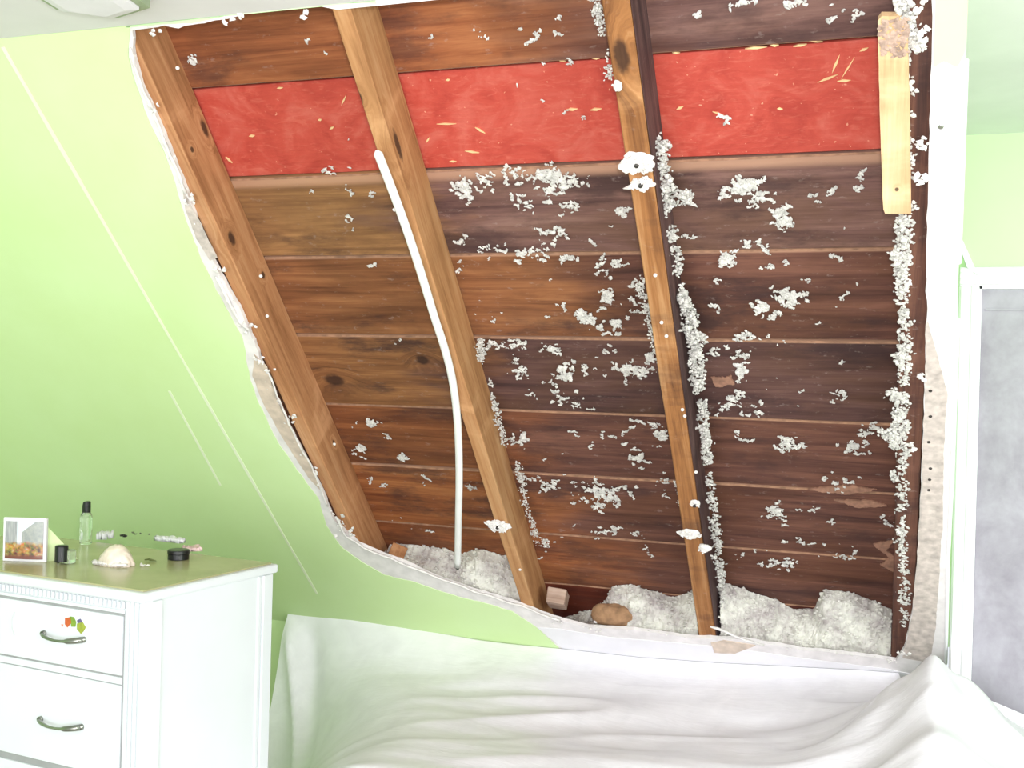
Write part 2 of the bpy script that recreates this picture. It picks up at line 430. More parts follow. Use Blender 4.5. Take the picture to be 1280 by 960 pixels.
# crumbs of gypsum on the edge
bl = Blobs()
allp = ragged(SS(holeL), .012, .006, 3)
for p in allp:
    if rnd.random() < .35:
        bl.add((p[0]+rnd.uniform(-.012, .006), p[1]+rnd.uniform(-.008, .008), rnd.uniform(-.006, .006)), rnd.uniform(.0015, .0045))
for (x, y, r, n) in [(190, 132, 8, 8), (238, 248, 7, 7), (274, 338, 8, 8), (312, 407, 8, 8), (326, 453, 9, 9), (338, 462, 6, 6), (366, 524, 5, 5), (394, 588, 5, 5), (427, 655, 13, 14), (437, 668, 8, 6),
                     (285, 22, 7, 5), (298, 20, 6, 5), (196, 36, 8, 7), (381, 12, 6, 4), (1152, 180, 8, 10), (1150, 222, 8, 9), (1152, 40, 10, 12), (1152, 470, 5, 6), (1140, 560, 6, 6), (1130, 815, 9, 10), (1148, 10, 8, 8), (745, 782, 8, 6), (1110, 822, 6, 5), (700, 775, 6, 5)]:
    for _ in range(n):
        a, c = S(x+rnd.gauss(0, r*.5), y+rnd.gauss(0, r*.5)); bl.add((a, c, rnd.uniform(-.010, .004)), rnd.uniform(.003, .008), rough=.7)
tag(obj('gypsum_crumbs', bl.mesh('gypsum_crumbs'), M['crumb'], ws, mw=SM), kind='stuff')
for x, y in [(1163, 488), (1163, 520), (1161, 552), (1163, 585), (1162, 599), (1161, 612)]:
    a, c = S(x, y); b = BM(); lathe(b, [(.0045, -.003), (.005, -.0012)], 8, (a, c, 0)); obj('nail', b, M['nail'], ws, mw=SM)
a, c = S(1176, 158); b = BM(); lathe(b, [(.004, -.0045), (.006, -.003), (.006, -.0015)], 10, (a, c, 0)); obj('screw_head', b, M['steel'], ws, mw=SM)

# ------------------------------------------------------------------ roof deck
WD = .155
K1 = (S(418, 475, WD), (.040, .030)); K2 = (S(528, 450, WD), (.026, .022))
def vmid(a, c): return (S(*a, WD)[1]+S(*c, WD)[1])/2
edges = [-.35, vmid((245, 113), (1095, 45)), vmid((290, 220), (1115, 193)), vmid((330, 322), (1120, 310)), vmid((600, 420), (1125, 429)), vmid((640, 515), (1120, 528)), vmid((895, 607), (1110, 614)), vmid((895, 690), (1110, 692)), 2.42, 2.75]
PU = (srgb(72, 48, 46), srgb(106, 76, 70), srgb(134, 102, 92))
RB = (srgb(58, 34, 30), srgb(94, 60, 50), srgb(124, 84, 68))
deck = empty('roof_deck', mw=SM); tag(deck, kind='structure')
tanp = srgb(176, 136, 112)
boards = [
 ('b0', srgb(92, 48, 28), srgb(136, 78, 46), srgb(164, 104, 66), PU, (-1.1, -.5), .55, (), None),
 None,
 ('b1', srgb(104, 70, 44), srgb(146, 104, 66), srgb(176, 130, 84), PU, (-1.45, -1.15), .7, (), [(0, .045, tanp)]),
 ('b2', srgb(92, 54, 32), srgb(132, 84, 52), srgb(158, 108, 70), RB, (-1.2, -.6), .75, (), [(0, .014, tanp)]),
 ('b3', srgb(88, 54, 32), srgb(132, 88, 54), srgb(164, 116, 74), (srgb(54, 35, 34), srgb(80, 54, 50), srgb(108, 78, 70)), (-1.5, -1.15), .8, [(*K1[0], *K1[1]), (*K2[0], *K2[1])], [(0, .010, tanp)]),
 ('b4', srgb(84, 44, 26), srgb(122, 72, 42), srgb(156, 98, 60), RB, (-1.6, -1.0), .6, (), [(0, .010, tanp)]),
 ('b5', srgb(100, 52, 28), srgb(140, 84, 48), srgb(168, 110, 66), RB, (-1.5, -1.0), .7, (), [(0, .008, tanp)]),
 ('b6', srgb(110, 56, 30), srgb(150, 90, 54), srgb(172, 114, 70), RB, (-1.3, -.8), .5, (), [(0, .010, tanp)]),
 ('b7', srgb(80, 30, 18), srgb(112, 48, 28), srgb(136, 66, 40), (srgb(60, 26, 20), srgb(92, 46, 36), srgb(120, 66, 50)), (-1.3, -.8), .3, (), None)]
boards[8] = boards[8]
M['edge_highlight'] = simple('painted edge highlight', srgb(150, 112, 88), .85, var=.2, scale=40)  # paler tone puts the highlight of the bevels into the edge colour
XD0, XD1 = -2.15, .080
def plank_mesh(v0, v1, w0, wth, seed, x0=XD0, x1=XD1):
    b = BM(); n = 28; rows = []
    ch = .004
    for i in range(n+1):
        x = x0+(x1-x0)*i/n
        j0 = .0025*noise.noise(Vector((x*5, seed, 0))); j1 = .0025*noise.noise(Vector((x*5, seed+9, 0)))
        wv = .003*noise.noise(Vector((x*2, seed+4, 0)))
        a0 = v0+j0; a1 = v1+j1
        rows.append([b.verts.new(p) for p in ((x, a0, w0+wth), (x, a0, w0+ch+wv), (x, a0+ch, w0+wv), (x, a1-ch, w0+wv), (x, a1, w0+ch+wv), (x, a1, w0+wth))])
    for r1, r2 in zip(rows, rows[1:]):
        for k in range(6):
            f = b.faces.new((r1[k], r2[k], r2[(k+1) % 6], r1[(k+1) % 6]))
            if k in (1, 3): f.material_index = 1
    b.faces.new(rows[0]); b.faces.new(rows[-1][::-1])
    bmesh.ops.recalc_face_normals(b, faces=b.faces[:]); return b
for i, bd in enumerate(boards):
    v0, v1 = edges[i], edges[i+1]
    if bd is None: continue
    nm, dk, md, lt, rg, xr, mold, kn, pl = bd
    if pl: pl = [(v0+p[0]-.001, v0+p[1], p[2]) for p in pl]
    mt = wood('board wood '+str(i), dk, md, lt, 'x', kn, rg, xr, mold, seed=i*3.7+1, pale=pl)
    g = .0022 if i != 8 else -.001
    obj('board', plank_mesh(v0+g, v1-g, WD+(-.003 if i == 0 else .002*(i % 2)), .022, i*11.3), [mt, M['edge_highlight']], deck, mw=SM)
# dark gap backing so no light leaks between boards
b = BM(); box(b, (XD0, -.35, WD+.026), (XD1, 2.8, WD+.04)); obj('gap_backing', b, simple('dark gap sheet', srgb(26, 22, 22), .95), deck, mw=SM)
# red painted strand board panel in the missing board's place
t = NT('red painted strand board'); v = t.obj()
vo = t.n('ShaderNodeTexVoronoi'); t.l(t.mapping(v, (14, 46, 1)), vo.inputs['Vector']); vo.inputs['Scale'].default_value = 1.6; vo.inputs['Randomness'].default_value = 1
n = t.noise(v, 7, 6, .62, 1.2); n2 = t.noise(t.mapping(v, (20, 60, 1)), 1, 4, .6, 1.5)
c = t.ramp(n, (.34, srgb(160, 52, 40)), (.5, srgb(174, 64, 50)), (.66, srgb(182, 84, 70)))
c = t.mix(t.math('MULTIPLY', t.sm(n2, .52, .7), .35), c, srgb(196, 104, 86))
sp = t.noise(v, 85, 2, .5)
c = t.mix(t.math('MULTIPLY', t.sm(sp, .72, .76), .5), c, srgb(226, 170, 140))
t.col(c); t.set(Roughness=.7); t.bump(vo.outputs['Distance'], .35, .003)
rp = obj('strand_board_panel', plank_mesh(edges[1]+.007, edges[2]-.001, WD+.006, .012, 77.), [t.m, t.m], deck, mw=SM)
tag(rp, 'red painted strand board panel between two brown boards')
M['strand'] = simple('pale wood strand', srgb(228, 190, 140), .8, var=.12)
b = BM()
def shard(x, y, L, ang, wd=.004):
    a, c = S(x, y, WD+.004); r = Matrix.Rotation(math.radians(ang), 2)
    q = [r@Vector(p) for p in ((-L/2, 0), (-L*.1, -wd), (L/2, -wd*.2), (L*.05, wd*.7))]
    A = [b.verts.new((a+p.x, c+p.y, WD+.0025)) for p in q]; Bv = [b.verts.new((a+p.x, c+p.y, WD+.0075)) for p in q]
    b.faces.new(A)
    for i in range(4): b.faces.new((A[i], A[(i+1) % 4], Bv[(i+1) % 4], Bv[i]))
for s in [(558, 155, .055, 3), (590, 190, .04, 12), (600, 163, .03, 40), (715, 137, .03, 0), (745, 137, .03, -3), (1060, 85, .06, -60), (1045, 80, .05, -68), (1035, 98, .05, -20), (1055, 101, .03, 0), (1080, 62, .02, -20), (945, 60, .05, 0), (968, 57, .02, 5), (845, 66, .018, 8), (898, 142, .03, 25), (850, 135, .02, -20), (975, 136, .014, 10), (315, 170, .02, 0), (286, 200, .025, 60), (430, 125, .04, -50), (400, 150, .012, 0), (415, 160, .02, -25), (700, 75, .03, 20), (745, 73, .02, 5), (350, 110, .02, 0), (560, 100, .012, 0), (1000, 57, .03, -5), (1020, 52, .03, 8), (535, 175, .02, -50), (566, 202, .02, 5)]:
    shard(*s, wd=rnd.uniform(.002, .0045))
bmesh.ops.recalc_face_normals(b, faces=b.faces[:])
tag(obj('exposed_strands', b, M['strand'], deck, mw=SM), 'pale strands showing through the red paint', kind='stuff')
# splintered bare patches on the dark boards
b = BM()
M['splinter'] = simple('splintered wood', srgb(152, 112, 92), .85, var=.2, scale=50)
def splint(px_, r1):
    l = ragged(SS(px_, WD-.003), .0035, .0065, r1, True, 60); plate(b, l, [], WD-.005, WD+.003)
splint([(1092, 680), (1118, 675), (1108, 688), (1124, 700), (1122, 716), (1100, 706), (1112, 698)], 1)
splint([(888, 472), (914, 470), (918, 480), (896, 484)], 2)
splint([(1010, 612), (1060, 606), (1096, 612), (1060, 618)], 3)
splint([(1042, 624), (1090, 626), (1110, 632), (1070, 634)], 4)
tag(obj('splintered_patch', b, M['splinter'], deck, mw=SM), 'pale splintered patches on the darker boards', kind='stuff')

# ------------------------------------------------------------------ rafters
def rafter_mesh(xa, xb, th, seed, va=-.12, vb=2.72, w0=.0135, w1=WD-.001):
    b = BM(); n = 26; rows = []; c = .003
    for i in range(n+1):
        t_ = i/n; v = va+(vb-va)*t_; xr_ = xa+(xb-xa)*(v/2.5)
        j = .002*noise.noise(Vector((v*3, seed, 0))); j2 = .002*noise.noise(Vector((v*3, seed+5, 0)))
        x1 = xr_+j; x0 = xr_-th+j2
        rows.append([b.verts.new(p) for p in ((x0, v, w1), (x0, v, w0+c), (x0+c, v, w0), (x1-c, v, w0), (x1, v, w0+c), (x1, v, w1))])
    for r1, r2 in zip(rows, rows[1:]):
        for k in range(6): b.faces.new((r1[k], r2[k], r2[(k+1) % 6], r1[(k+1) % 6]))
    b.faces.new(rows[0]); b.faces.new(rows[-1][::-1])
    bmesh.ops.recalc_face_normals(b, faces=b.faces[:]); return b
def kn(x, y, rx, rv, w_=.014): return (*S(x, y, w_), rx, rv)
def ks(x, y, xp, rw, rv):
    p = hit(x, y, (1, 0, 0), (xp, 0, 0))-O0
    return (p.dot(NN), p.dot(DN), (rw,), rv)
wr1 = wood('rafter pine warm', srgb(140, 92, 58), srgb(178, 126, 86), srgb(198, 152, 112), 'y', [ks(289, 298, -1.84, .016, .026), ks(290, 356, -1.845, .014, .018), ks(328, 344, -1.845, .012, .014), ks(255, 160, -1.83, .014, .030), ks(240, 187, -1.83, .008, .010), ks(416, 553, -1.87, .008, .014)], seed=2.)
wr2 = wood('rafter pine light', srgb(138, 94, 58), srgb(174, 126, 84), srgb(194, 152, 110), 'y', [kn(449, 122, .010, .020), ks(497, 182, -1.215, .014, .05), ks(590, 545, -1.25, .010, .014)], seed=9.)
wr3 = wood('rafter pine orange', srgb(104, 64, 36), srgb(152, 102, 60), srgb(188, 142, 98), 'y', [kn(777, 70, .021, .046)], seed=14., mold=.4)
def side_wood():
    t = NT('rafter 3 stained'); return t
wr4 = wood('rafter dark', srgb(50, 32, 30), srgb(88, 56, 46), srgb(118, 80, 64), 'y', (), seed=21., mold=.6)
raf = []
for nm, mt, xa, xb, th, sd, lab in [
    ('r1', wr1, -1.818, -1.892, .050, 1., 'warm tan rafter at the left edge of the torn opening'),
    ('r2', wr2, -1.205, -1.264, .047, 2., 'light tan rafter with a white cable running down its edge'),
    ('r3', wr3, -.557, -.592, .060, 3., 'narrow orange brown rafter with a big dark knot near its top'),
    ('r4', wr4, .066, .066, .064, 4., 'dark brown rafter at the right edge of the opening beside white drywall')]:
    root = empty('rafter', mw=SM); tag(root, lab, 'rafter'); raf.append(root)
    obj('beam', rafter_mesh(xa, xb, th, sd), mt, root, mw=SM)
# dark stained right flank on the third rafter
b = BM()
n_ = 30; rr = []
for i in range(n_+1):
    v = -.1+2.8*i/n_; x = -.557+(-.592+.557)*(v/2.5)+.0022
    rr.append([b.verts.new((x, v, .0155)), b.verts.new((x+.001, v, .0155)), b.verts.new((x+.001, v, WD-.002)), b.verts.new((x, v, WD-.002))])
for a, c in zip(rr, rr[1:]):
    for k in range(4): b.faces.new((a[k], c[k], c[(k+1) % 4], a[(k+1) % 4]))
b.faces.new(rr[0]); b.faces.new(rr[-1][::-1]); bmesh.ops.recalc_face_normals(b, faces=b.faces[:])
tag(obj('stained_flank', b, wood('flank dark', srgb(48, 32, 34), srgb(80, 56, 56), srgb(112, 82, 78), 'y', (), seed=31., mold=.4), raf[2], mw=SM), 'dark water stained side face')
for r_, pts in ((raf[0], [(326, 345), (334, 395), (222, 85), (418, 555)]), (raf[1], [(493, 262), (650, 712)]), (raf[2], [(819, 344), (827, 403), (833, 420), (853, 512), (856, 520), (870, 590)])):
    for x, y in pts:
        a, c = S(x, y, .012); b = BM(); lathe(b, [(.003, .008), (.005, .010), (.005, .0135)], 10, (a, c, 0))
        obj('nail_head', b, M['crumb'], r_, mw=SM)
# short offcut at foot of rafter 2 and a tan block by rafter 1
def block(name, px_, w_, size, rot, mat, lab, cat):
    a, c = S(*px_, w_); b = BM(); box(b, (-size[0]/2, -size[1]/2, -size[2]/2), (size[0]/2, size[1]/2, size[2]/2), bev=.004)
    for v in b.verts: v.co += noise.noise_vector(v.co*40)*.004
    mm = SM @ Matrix.Translation((a, c, w_)) @ Matrix.Rotation(math.radians(rot), 4, 'Z') @ Matrix.Rotation(math.radians(20), 4, 'X')
    return tag(obj(name, b, mat, mw=mm), lab, cat)
pinkwood = wood('block wood', srgb(150, 120, 104), srgb(186, 158, 142), srgb(206, 184, 170), 'x', seed=4.)
block('wood_block', (697, 748), .075, (.07, .09, .06), 6, pinkwood, 'pale wood offcut lying right of the foot of the cable rafter', 'wood block')
block('wood_block', (497, 690), .10, (.06, .05, .05), 30, wr1, 'small orange wood offcut at the foot of the leftmost rafter', 'wood block')
# stick nailed over right rafter
stickm = wood('new pine', srgb(184, 148, 110), srgb(206, 170, 130), srgb(218, 188, 152), 'y', [kn(1121, 238, .005, .006, -.01)], seed=44.)
l = ragged(SS([(1097, 26), (1102, 20), (1122, 20), (1134, 30), (1137, 120), (1139, 262), (1139, 267), (1106, 267), (1104, 262), (1100, 150)], -.005), .03, .0012, 3, True)
stk = tag(obj('pine_strip', plate(BM(), l, [], -.006, .0128), stickm, mw=SM), 'short pale pine strip nailed at the upper right of the opening', 'wood strip')
bl = Blobs()
for _ in range(110):
    t_ = rnd.random(); a, c = S(rnd.uniform(1098, 1136), 24+48*t_**1.0, -.007); bl.add((a, c, -.0062), rnd.uniform(.003, .007), sq=(1, 1, .35))
tag(obj('grime', bl.mesh('grime'), simple('old plaster grime', srgb(176, 150, 136), .95, var=.2, scale=50), stk, mw=SM), 'brown plaster grime on the top end', kind='stuff')

# ------------------------------------------------------------------ cable
pc = [(471, 188, -.006), (486, 226, -.006), (506, 280, -.006), (526, 340, -.006), (543, 396, -.006), (556, 436, -.004), (566, 478, 0), (572, 530, .002), (574, 590, .005), (573, 650, .012), (572, 708, .028)]
def catmull(P, k=6):
    P = [Vector(p) for p in P]; out = []
    for i in range(len(P)-1):
        p0, p1, p2, p3 = P[max(i-1, 0)], P[i], P[i+1], P[min(i+2, len(P)-1)]
        for j in range(k):
            t = j/k; out.append(.5*((2*p1)+(p2-p0)*t+(2*p0-5*p1+4*p2-p3)*t*t+(3*p1-p0-3*p2+p3)*t**3))
    out.append(P[-1]); return out
P3 = [(*S(x, y, w_), w_) for x, y, w_ in pc]
cp = catmull(P3)
cb_ = tag(obj('cable', tube(BM(), cp, [.004]+[.0125]*(len(cp)-1), 10, .75), M['cable'], mw=SM, smooth=True), 'white electrical cable bending down beside the second rafter from left', 'cable')
e0, e1 = cp[-1], cp[-1]+(cp[-1]-cp[-2]).normalized()*.012
obj('cut_end', tube(BM(), [e0, e1], .0075, 8), M['black'], cb_, mw=SM)

# ------------------------------------------------------------------ plaster remnants on the rafters
def chunk(px_, R, w_, spikes, sd, hole=True, sx=1., sy=1.):
    a, c = S(*px_, w_); b = BM(); n = 40; rings = []
    for k, (f, hgt) in enumerate(((1, 0), (.93, -.006), (.6, -.011), (.22, -.009))):
        ring = []
        for i in range(n):
            an = 2*math.pi*i/n
            rr_ = R*(1+.28*noise.noise(Vector((math.cos(an)*1.6, math.sin(an)*1.6, sd)))+.16*noise.noise(Vector((math.cos(an)*5, math.sin(an)*5, sd))))
            for (sa, sl_, sw) in spikes:
                dd = abs((an-math.radians(sa)+math.pi) % (2*math.pi)-math.pi); rr_ += R*sl_*math.exp(-(dd/sw)**2)
            q = Vector((a+math.cos(an)*rr_*f*sx, c+math.sin(an)*rr_*f*sy, w_+hgt*(1 if f < 1 else 0)))
            if k: q += noise.noise_vector(q*60)*.004
            ring.append(b.verts.new(q))
        rings.append(ring)
    for r1, r2 in zip(rings, rings[1:]):
        for i in range(n): b.faces.new((r1[i], r1[(i+1) % n], r2[(i+1) % n], r2[i]))
    b.faces.new(rings[-1]); b.faces.new(rings[0][::-1]); bmesh.ops.recalc_face_normals(b, faces=b.faces[:])
    return b, (a, c)
def remnant(px_, R, spikes, sd, lab, sx=1, sy=1, nail=True, w_=.012):
    b, (a, c) = chunk(px_, R, w_, spikes, sd, sx=sx, sy=sy)
    o = tag(obj('plaster_remnant', b, M['crumb'], mw=SM), lab, 'plaster')
    bl = Blobs()
    for _ in range(int(R*1500)):
        an = rnd.random()*6.28; q = R*math.sqrt(rnd.random())*.95
        bl.add((a+math.cos(an)*q*sx, c+math.sin(an)*q*sy, w_-rnd.uniform(.002, .014)), R*rnd.uniform(.10, .24), 2, sq=(1.3, .8, .7), rough=.7)
    tag(obj('crumbled_gypsum', bl.mesh('crumbled_gypsum'), M['crumb'], o, mw=SM), kind='stuff')
    if nail:
        b = BM(); lathe(b, [(.003, w_-.0185), (.0055, w_-.017), (.0055, w_-.008)], 10, (a, c, 0)); obj('nail_head', b, M['nail'], o, mw=SM)
remnant((797, 203), .037, [(165, .45, .35), (80, -.25, .4), (330, .3, .3), (250, .25, .25)], 3.3, 'large white plaster scrap nailed to the third rafter below the red panel', sx=1.05, sy=.7)
remnant((802, 228), .026, [(150, 1.3, .16), (20, .3, .3), (270, -.3, .5)], 2., 'small ragged white scrap just under the largest plaster scrap', sx=1, sy=.6)
remnant((623, 656), .036, [(195, .55, .2), (150, .4, .2), (350, .3, .2), (15, .35, .2)], 5., 'ragged white plaster scrap around a nail low on the cable rafter', sx=1.0, sy=.72)
remnant((869, 628), .014, [], 7., 'tiny white plaster dab on the lower part of the third rafter', sx=1.1, sy=.9)
remnant((863, 666), .026, [(180, .5, .3)], 8., 'white plaster scrap crossing the third rafter near its foot', sx=1.3, sy=.7, nail=False)
remnant((880, 684), .018, [(0, .3, .3)], 9., 'cream plaster scrap lowest of those on the third rafter', sx=1, sy=1.1, nail=False)
remnant((772, 106), .011, [], 10., 'small white plaster dab under the big knot on the third rafter', nail=False)

# ------------------------------------------------------------------ loose insulation
def cluster(bl, lst, w_, lim=None):
    for (x, y, rx, ry, n, *o) in lst:
        ang = o[0] if o else 0; ca, sa = math.cos(math.radians(ang)), math.sin(math.radians(ang))
        for _ in range(int(n*.8)+1):
            u, v_ = rnd.gauss(0, .5)*rx, rnd.gauss(0, .5)*ry
            a, c = S(x+u*ca-v_*sa, y+u*sa+v_*ca, w_); hd = rnd.random()*6.28; k = rnd.choice((1, 2, 4, 6, 8))
            r_ = rnd.uniform(.0016, .0036)*(1.3 if k > 3 else 1)
            for q in range(k):
                bl.add((a, c, w_-rnd.uniform(0, .004)), r_*rnd.uniform(.6, 1.3), sq=(1.5, .8, .6), rough=.45)
                hd += rnd.gauss(0, 1.0); a += math.cos(hd)*r_*1.4; c += math.sin(hd)*r_*1.1
def r3x(v): return -.557-.035*v/2.5
def r2x(v): return -1.205-.059*v/2.5
mid = [(582, 235, 12, 14, 26), (605, 228, 12, 14, 14), (640, 215, 24, 14, 22), (685, 222, 26, 16, 60), (720, 225, 20, 8, 16), (655, 255, 16, 6, 12, 25), (690, 245, 8, 8, 6), (715, 262, 10, 8, 10), (780, 265, 10, 8, 9),
       (675, 288, 6, 6, 4), (692, 287, 8, 5, 5), (580, 300, 5, 10, 6), (576, 335, 6, 8, 9), (610, 312, 12, 8, 12), (630, 310, 8, 8, 7), (660, 318, 22, 9, 22), (690, 304, 12, 10, 8), (708, 322, 14, 4, 8), (765, 328, 18, 8, 16), (760, 345, 6, 10, 8),
       (758, 372, 11, 12, 18), (718, 390, 24, 8, 18, 30), (735, 402, 8, 8, 10), (770, 408, 8, 10, 8), (795, 385, 6, 10, 8), (800, 365, 8, 18, 16), (615, 395, 5, 8, 4), (700, 285, 60, 60, 8), (640, 380, 60, 40, 4),
       (602, 440, 5, 14, 10), (625, 430, 20, 6, 14, 10), (655, 432, 10, 6, 8), (690, 435, 18, 7, 14, 15), (640, 447, 12, 8, 10, 30), (655, 468, 12, 10, 14), (682, 477, 9, 4, 5), (705, 466, 12, 10, 12), (720, 454, 8, 4, 4), (735, 462, 14, 5, 8), (760, 440, 14, 12, 10), (790, 460, 28, 10, 30), (815, 450, 8, 16, 18), (700, 498, 30, 4, 8), (720, 505, 22, 5, 12, 15), (680, 490, 30, 6, 8),
       (820, 530, 12, 8, 10), (822, 545, 10, 12, 14), (797, 572, 9, 9, 14), (648, 550, 12, 12, 14), (785, 545, 10, 16, 6), (740, 545, 30, 18, 8), (690, 610, 14, 10, 10), (735, 605, 10, 10, 10), (755, 612, 28, 9, 26), (765, 625, 24, 6, 18), (745, 632, 14, 6, 12), (680, 600, 40, 5, 10), (720, 625, 20, 10, 8), (790, 618, 8, 12, 8), (730, 660, 22, 10, 8), (765, 662, 14, 5, 10), (800, 668, 12, 6, 6), (690, 680, 40, 16, 8), (810, 690, 12, 8, 8), (830, 610, 4, 30, 8), (720, 580, 80, 60, 8), (820, 600, 6, 6, 4)]
rgt = [(905, 236, 10, 10, 10), (932, 235, 24, 12, 44), (945, 250, 16, 6, 10), (975, 262, 8, 12, 16, 60), (978, 280, 7, 12, 16), (858, 245, 8, 12, 9), (1040, 237, 6, 8, 5), (1017, 248, 4, 4, 2), (1072, 225, 5, 8, 4), (935, 303, 14, 6, 9), (957, 312, 5, 7, 5), (908, 326, 14, 10, 20), (968, 333, 18, 5, 7), (868, 297, 3, 4, 3), (897, 352, 4, 10, 6), (952, 385, 10, 10, 12), (983, 370, 18, 11, 30), (962, 395, 10, 6, 8), (898, 386, 8, 6, 6, 40), (925, 420, 6, 4, 5), (946, 420, 16, 4, 8), (1005, 347, 6, 6, 2), (1052, 375, 4, 10, 3),
       (930, 445, 14, 6, 16), (890, 443, 8, 6, 7), (926, 466, 9, 14, 16), (915, 500, 16, 14, 22), (903, 510, 10, 6, 8), (945, 512, 10, 12, 8), (1047, 490, 6, 14, 9), (970, 430, 80, 8, 6), (988, 556, 14, 10, 24), (1066, 557, 20, 9, 18), (1082, 545, 10, 8, 10), (1090, 535, 18, 8, 14), (925, 545, 14, 10, 5), (1050, 600, 30, 10, 10), (1040, 610, 20, 8, 8), (970, 642, 14, 12, 26), (1010, 636, 18, 6, 8), (1043, 651, 6, 3, 3), (985, 705, 22, 8, 22), (1055, 696, 20, 5, 16), (1005, 680, 60, 5, 8), (930, 690, 40, 14, 10), (1110, 650, 6, 14, 5), (1030, 350, 80, 60, 7), (1000, 480, 90, 60, 6)]
lft = [(240, 72, 8, 6, 8), (385, 54, 5, 5, 3), (407, 67, 3, 3, 2), (196, 40, 6, 4, 4), (390, 240, 4, 4, 3), (432, 236, 5, 4, 4), (460, 242, 8, 4, 4), (433, 272, 4, 4, 4), (468, 332, 6, 3, 4), (500, 425, 5, 3, 4), (468, 530, 12, 6, 11), (442, 532, 6, 6, 3), (452, 562, 12, 8, 14), (485, 547, 5, 3, 3), (502, 570, 9, 6, 8), (465, 600, 8, 6, 6), (482, 606, 5, 4, 3), (536, 603, 10, 6, 4), (420, 240, 40, 80, 5), (590, 610, 6, 6, 5), (500, 650, 40, 20, 4)]
topb = [(605, 45, 4, 10, 6, -60), (540, 45, 2, 2, 2), (650, 36, 3, 3, 2), (668, 44, 8, 6, 5), (693, 40, 4, 3, 2), (700, 22, 10, 3, 3), (740, 8, 6, 8, 8), (750, 25, 4, 8, 5), (873, 20, 2, 2, 3), (918, 5, 8, 3, 5), (992, 6, 12, 4, 9), (640, 120, 100, 60, 5), (1060, 20, 30, 15, 6)]
redb = [(792, 143, 6, 4, 3), (730, 146, 4, 4, 2), (900, 142, 6, 4, 3)]
for nm, lst, lab in (('m', mid+topb+redb, 'white fluff flecks stuck on the dark boards between second and third rafters'), ('r', rgt, 'white fluff flecks stuck on boards right of the third rafter'), ('l', lft, 'sparse white fluff flecks on boards left of the cable rafter')):
    bl = Blobs(); cluster(bl, lst, WD-.003)
    for (x, y, r_) in {'m': [(758, 372, 9), (797, 572, 9), (577, 233, 10), (583, 243, 7), (680, 218, 9), (695, 222, 8), (800, 466, 9), (785, 462, 8), (728, 395, 7), (741, 400, 8), (750, 408, 6), (762, 622, 8), (748, 615, 7), (825, 545, 7), (710, 470, 6), (652, 548, 8), (703, 460, 5), (770, 405, 6), (812, 448, 8)], 'r': [(940, 232, 9), (922, 236, 8), (978, 278, 8), (908, 326, 8), (985, 370, 9), (990, 374, 7), (953, 384, 7), (985, 553, 8), (968, 640, 9), (1065, 558, 7), (985, 704, 9), (925, 462, 7), (975, 265, 7), (858, 246, 6)], 'l': [(464, 528, 6), (452, 561, 7), (502, 571, 5)]}[nm]:
        for q in range(14):
            a, c = S(x+rnd.gauss(0, r_*.45), y+rnd.gauss(0, r_*.42), WD-.004)
            bl.add((a, c, WD-.004), rnd.uniform(.004, .0075), 2, sq=(1.2, .9, .7), rough=.5)
    tag(obj('insulation_flecks', bl.mesh('insulation_flecks'), M['fluff'], mw=SM), lab, 'insulation', kind='stuff')
# along right flank of third rafter
bl = Blobs()
def along(bl, p0, p1, n, jx, w0, w1, r0_=.004, r1_=.009, side=None):
    for _ in range(n):
        t_ = rnd.random(); x, y = p0[0]+(p1[0]-p0[0])*t_, p0[1]+(p1[1]-p0[1])*t_
        w_ = rnd.uniform(w0, w1); a, c = S(x, y, w_); a += rnd.uniform(-jx, jx)
        for q in range(5):
            bl.add((a+rnd.gauss(0, .005), c+rnd.gauss(0, .007), w_+rnd.gauss(0, .003)), rnd.uniform(r0_, r1_)*.55, sq=(1, 1.3, .8), rough=.5)
for p0, p1, n, jx in [((822, 170), (834, 268), 170, .018), ((835, 285), (838, 300), 26, .012), ((841, 305), (845, 345), 40, .014), ((850, 358), (858, 380), 36, .010), ((858, 380), (868, 430), 110, .020), ((868, 430), (874, 490), 110, .017), ((878, 502), (885, 580), 100, .011), ((886, 590), (893, 650), 34, .007), ((893, 650), (903, 760), 110, .012), ((868, 415), (880, 422), 16, .006), ((851, 240), (862, 250), 18, .012)]:
    along(bl, p0, p1, int(n*.75), jx, .05, .14)
for p0, p1, n, jx in [((800, 350), (812, 400), 30, .010), ((812, 400), (820, 440), 20, .008), ((845, 600), (852, 632), 16, .004), ((748, 0), (752, 40), 18, .006), ((758, 60), (762, 100), 10, .004)]:
    along(bl, p0, p1, n, jx, .03, .1, .003, .006)
tag(obj('insulation_ridge', bl.mesh('insulation_ridge'), M['fluff'], mw=SM), 'white fluff caught along the right side of the third rafter', 'insulation', kind='stuff')
bl = Blobs()
for p0, p1, n, jx in [((600, 425), (601, 450), 26, .006), ((610, 470), (622, 520), 26, .006), ((622, 520), (630, 555), 22, .007), ((648, 580), (656, 625), 34, .008), ((656, 625), (672, 680), 30, .006), ((680, 675), (682, 683), 10, .005)]:
    along(bl, p0, p1, n, jx, .09, .14, .003, .006)
tag(obj('insulation_ridge', bl.mesh('insulation_ridge'), M['fluff'], mw=SM), 'thin line of fluff along the right side of the cable rafter', 'insulation', kind='stuff')
bl = Blobs()
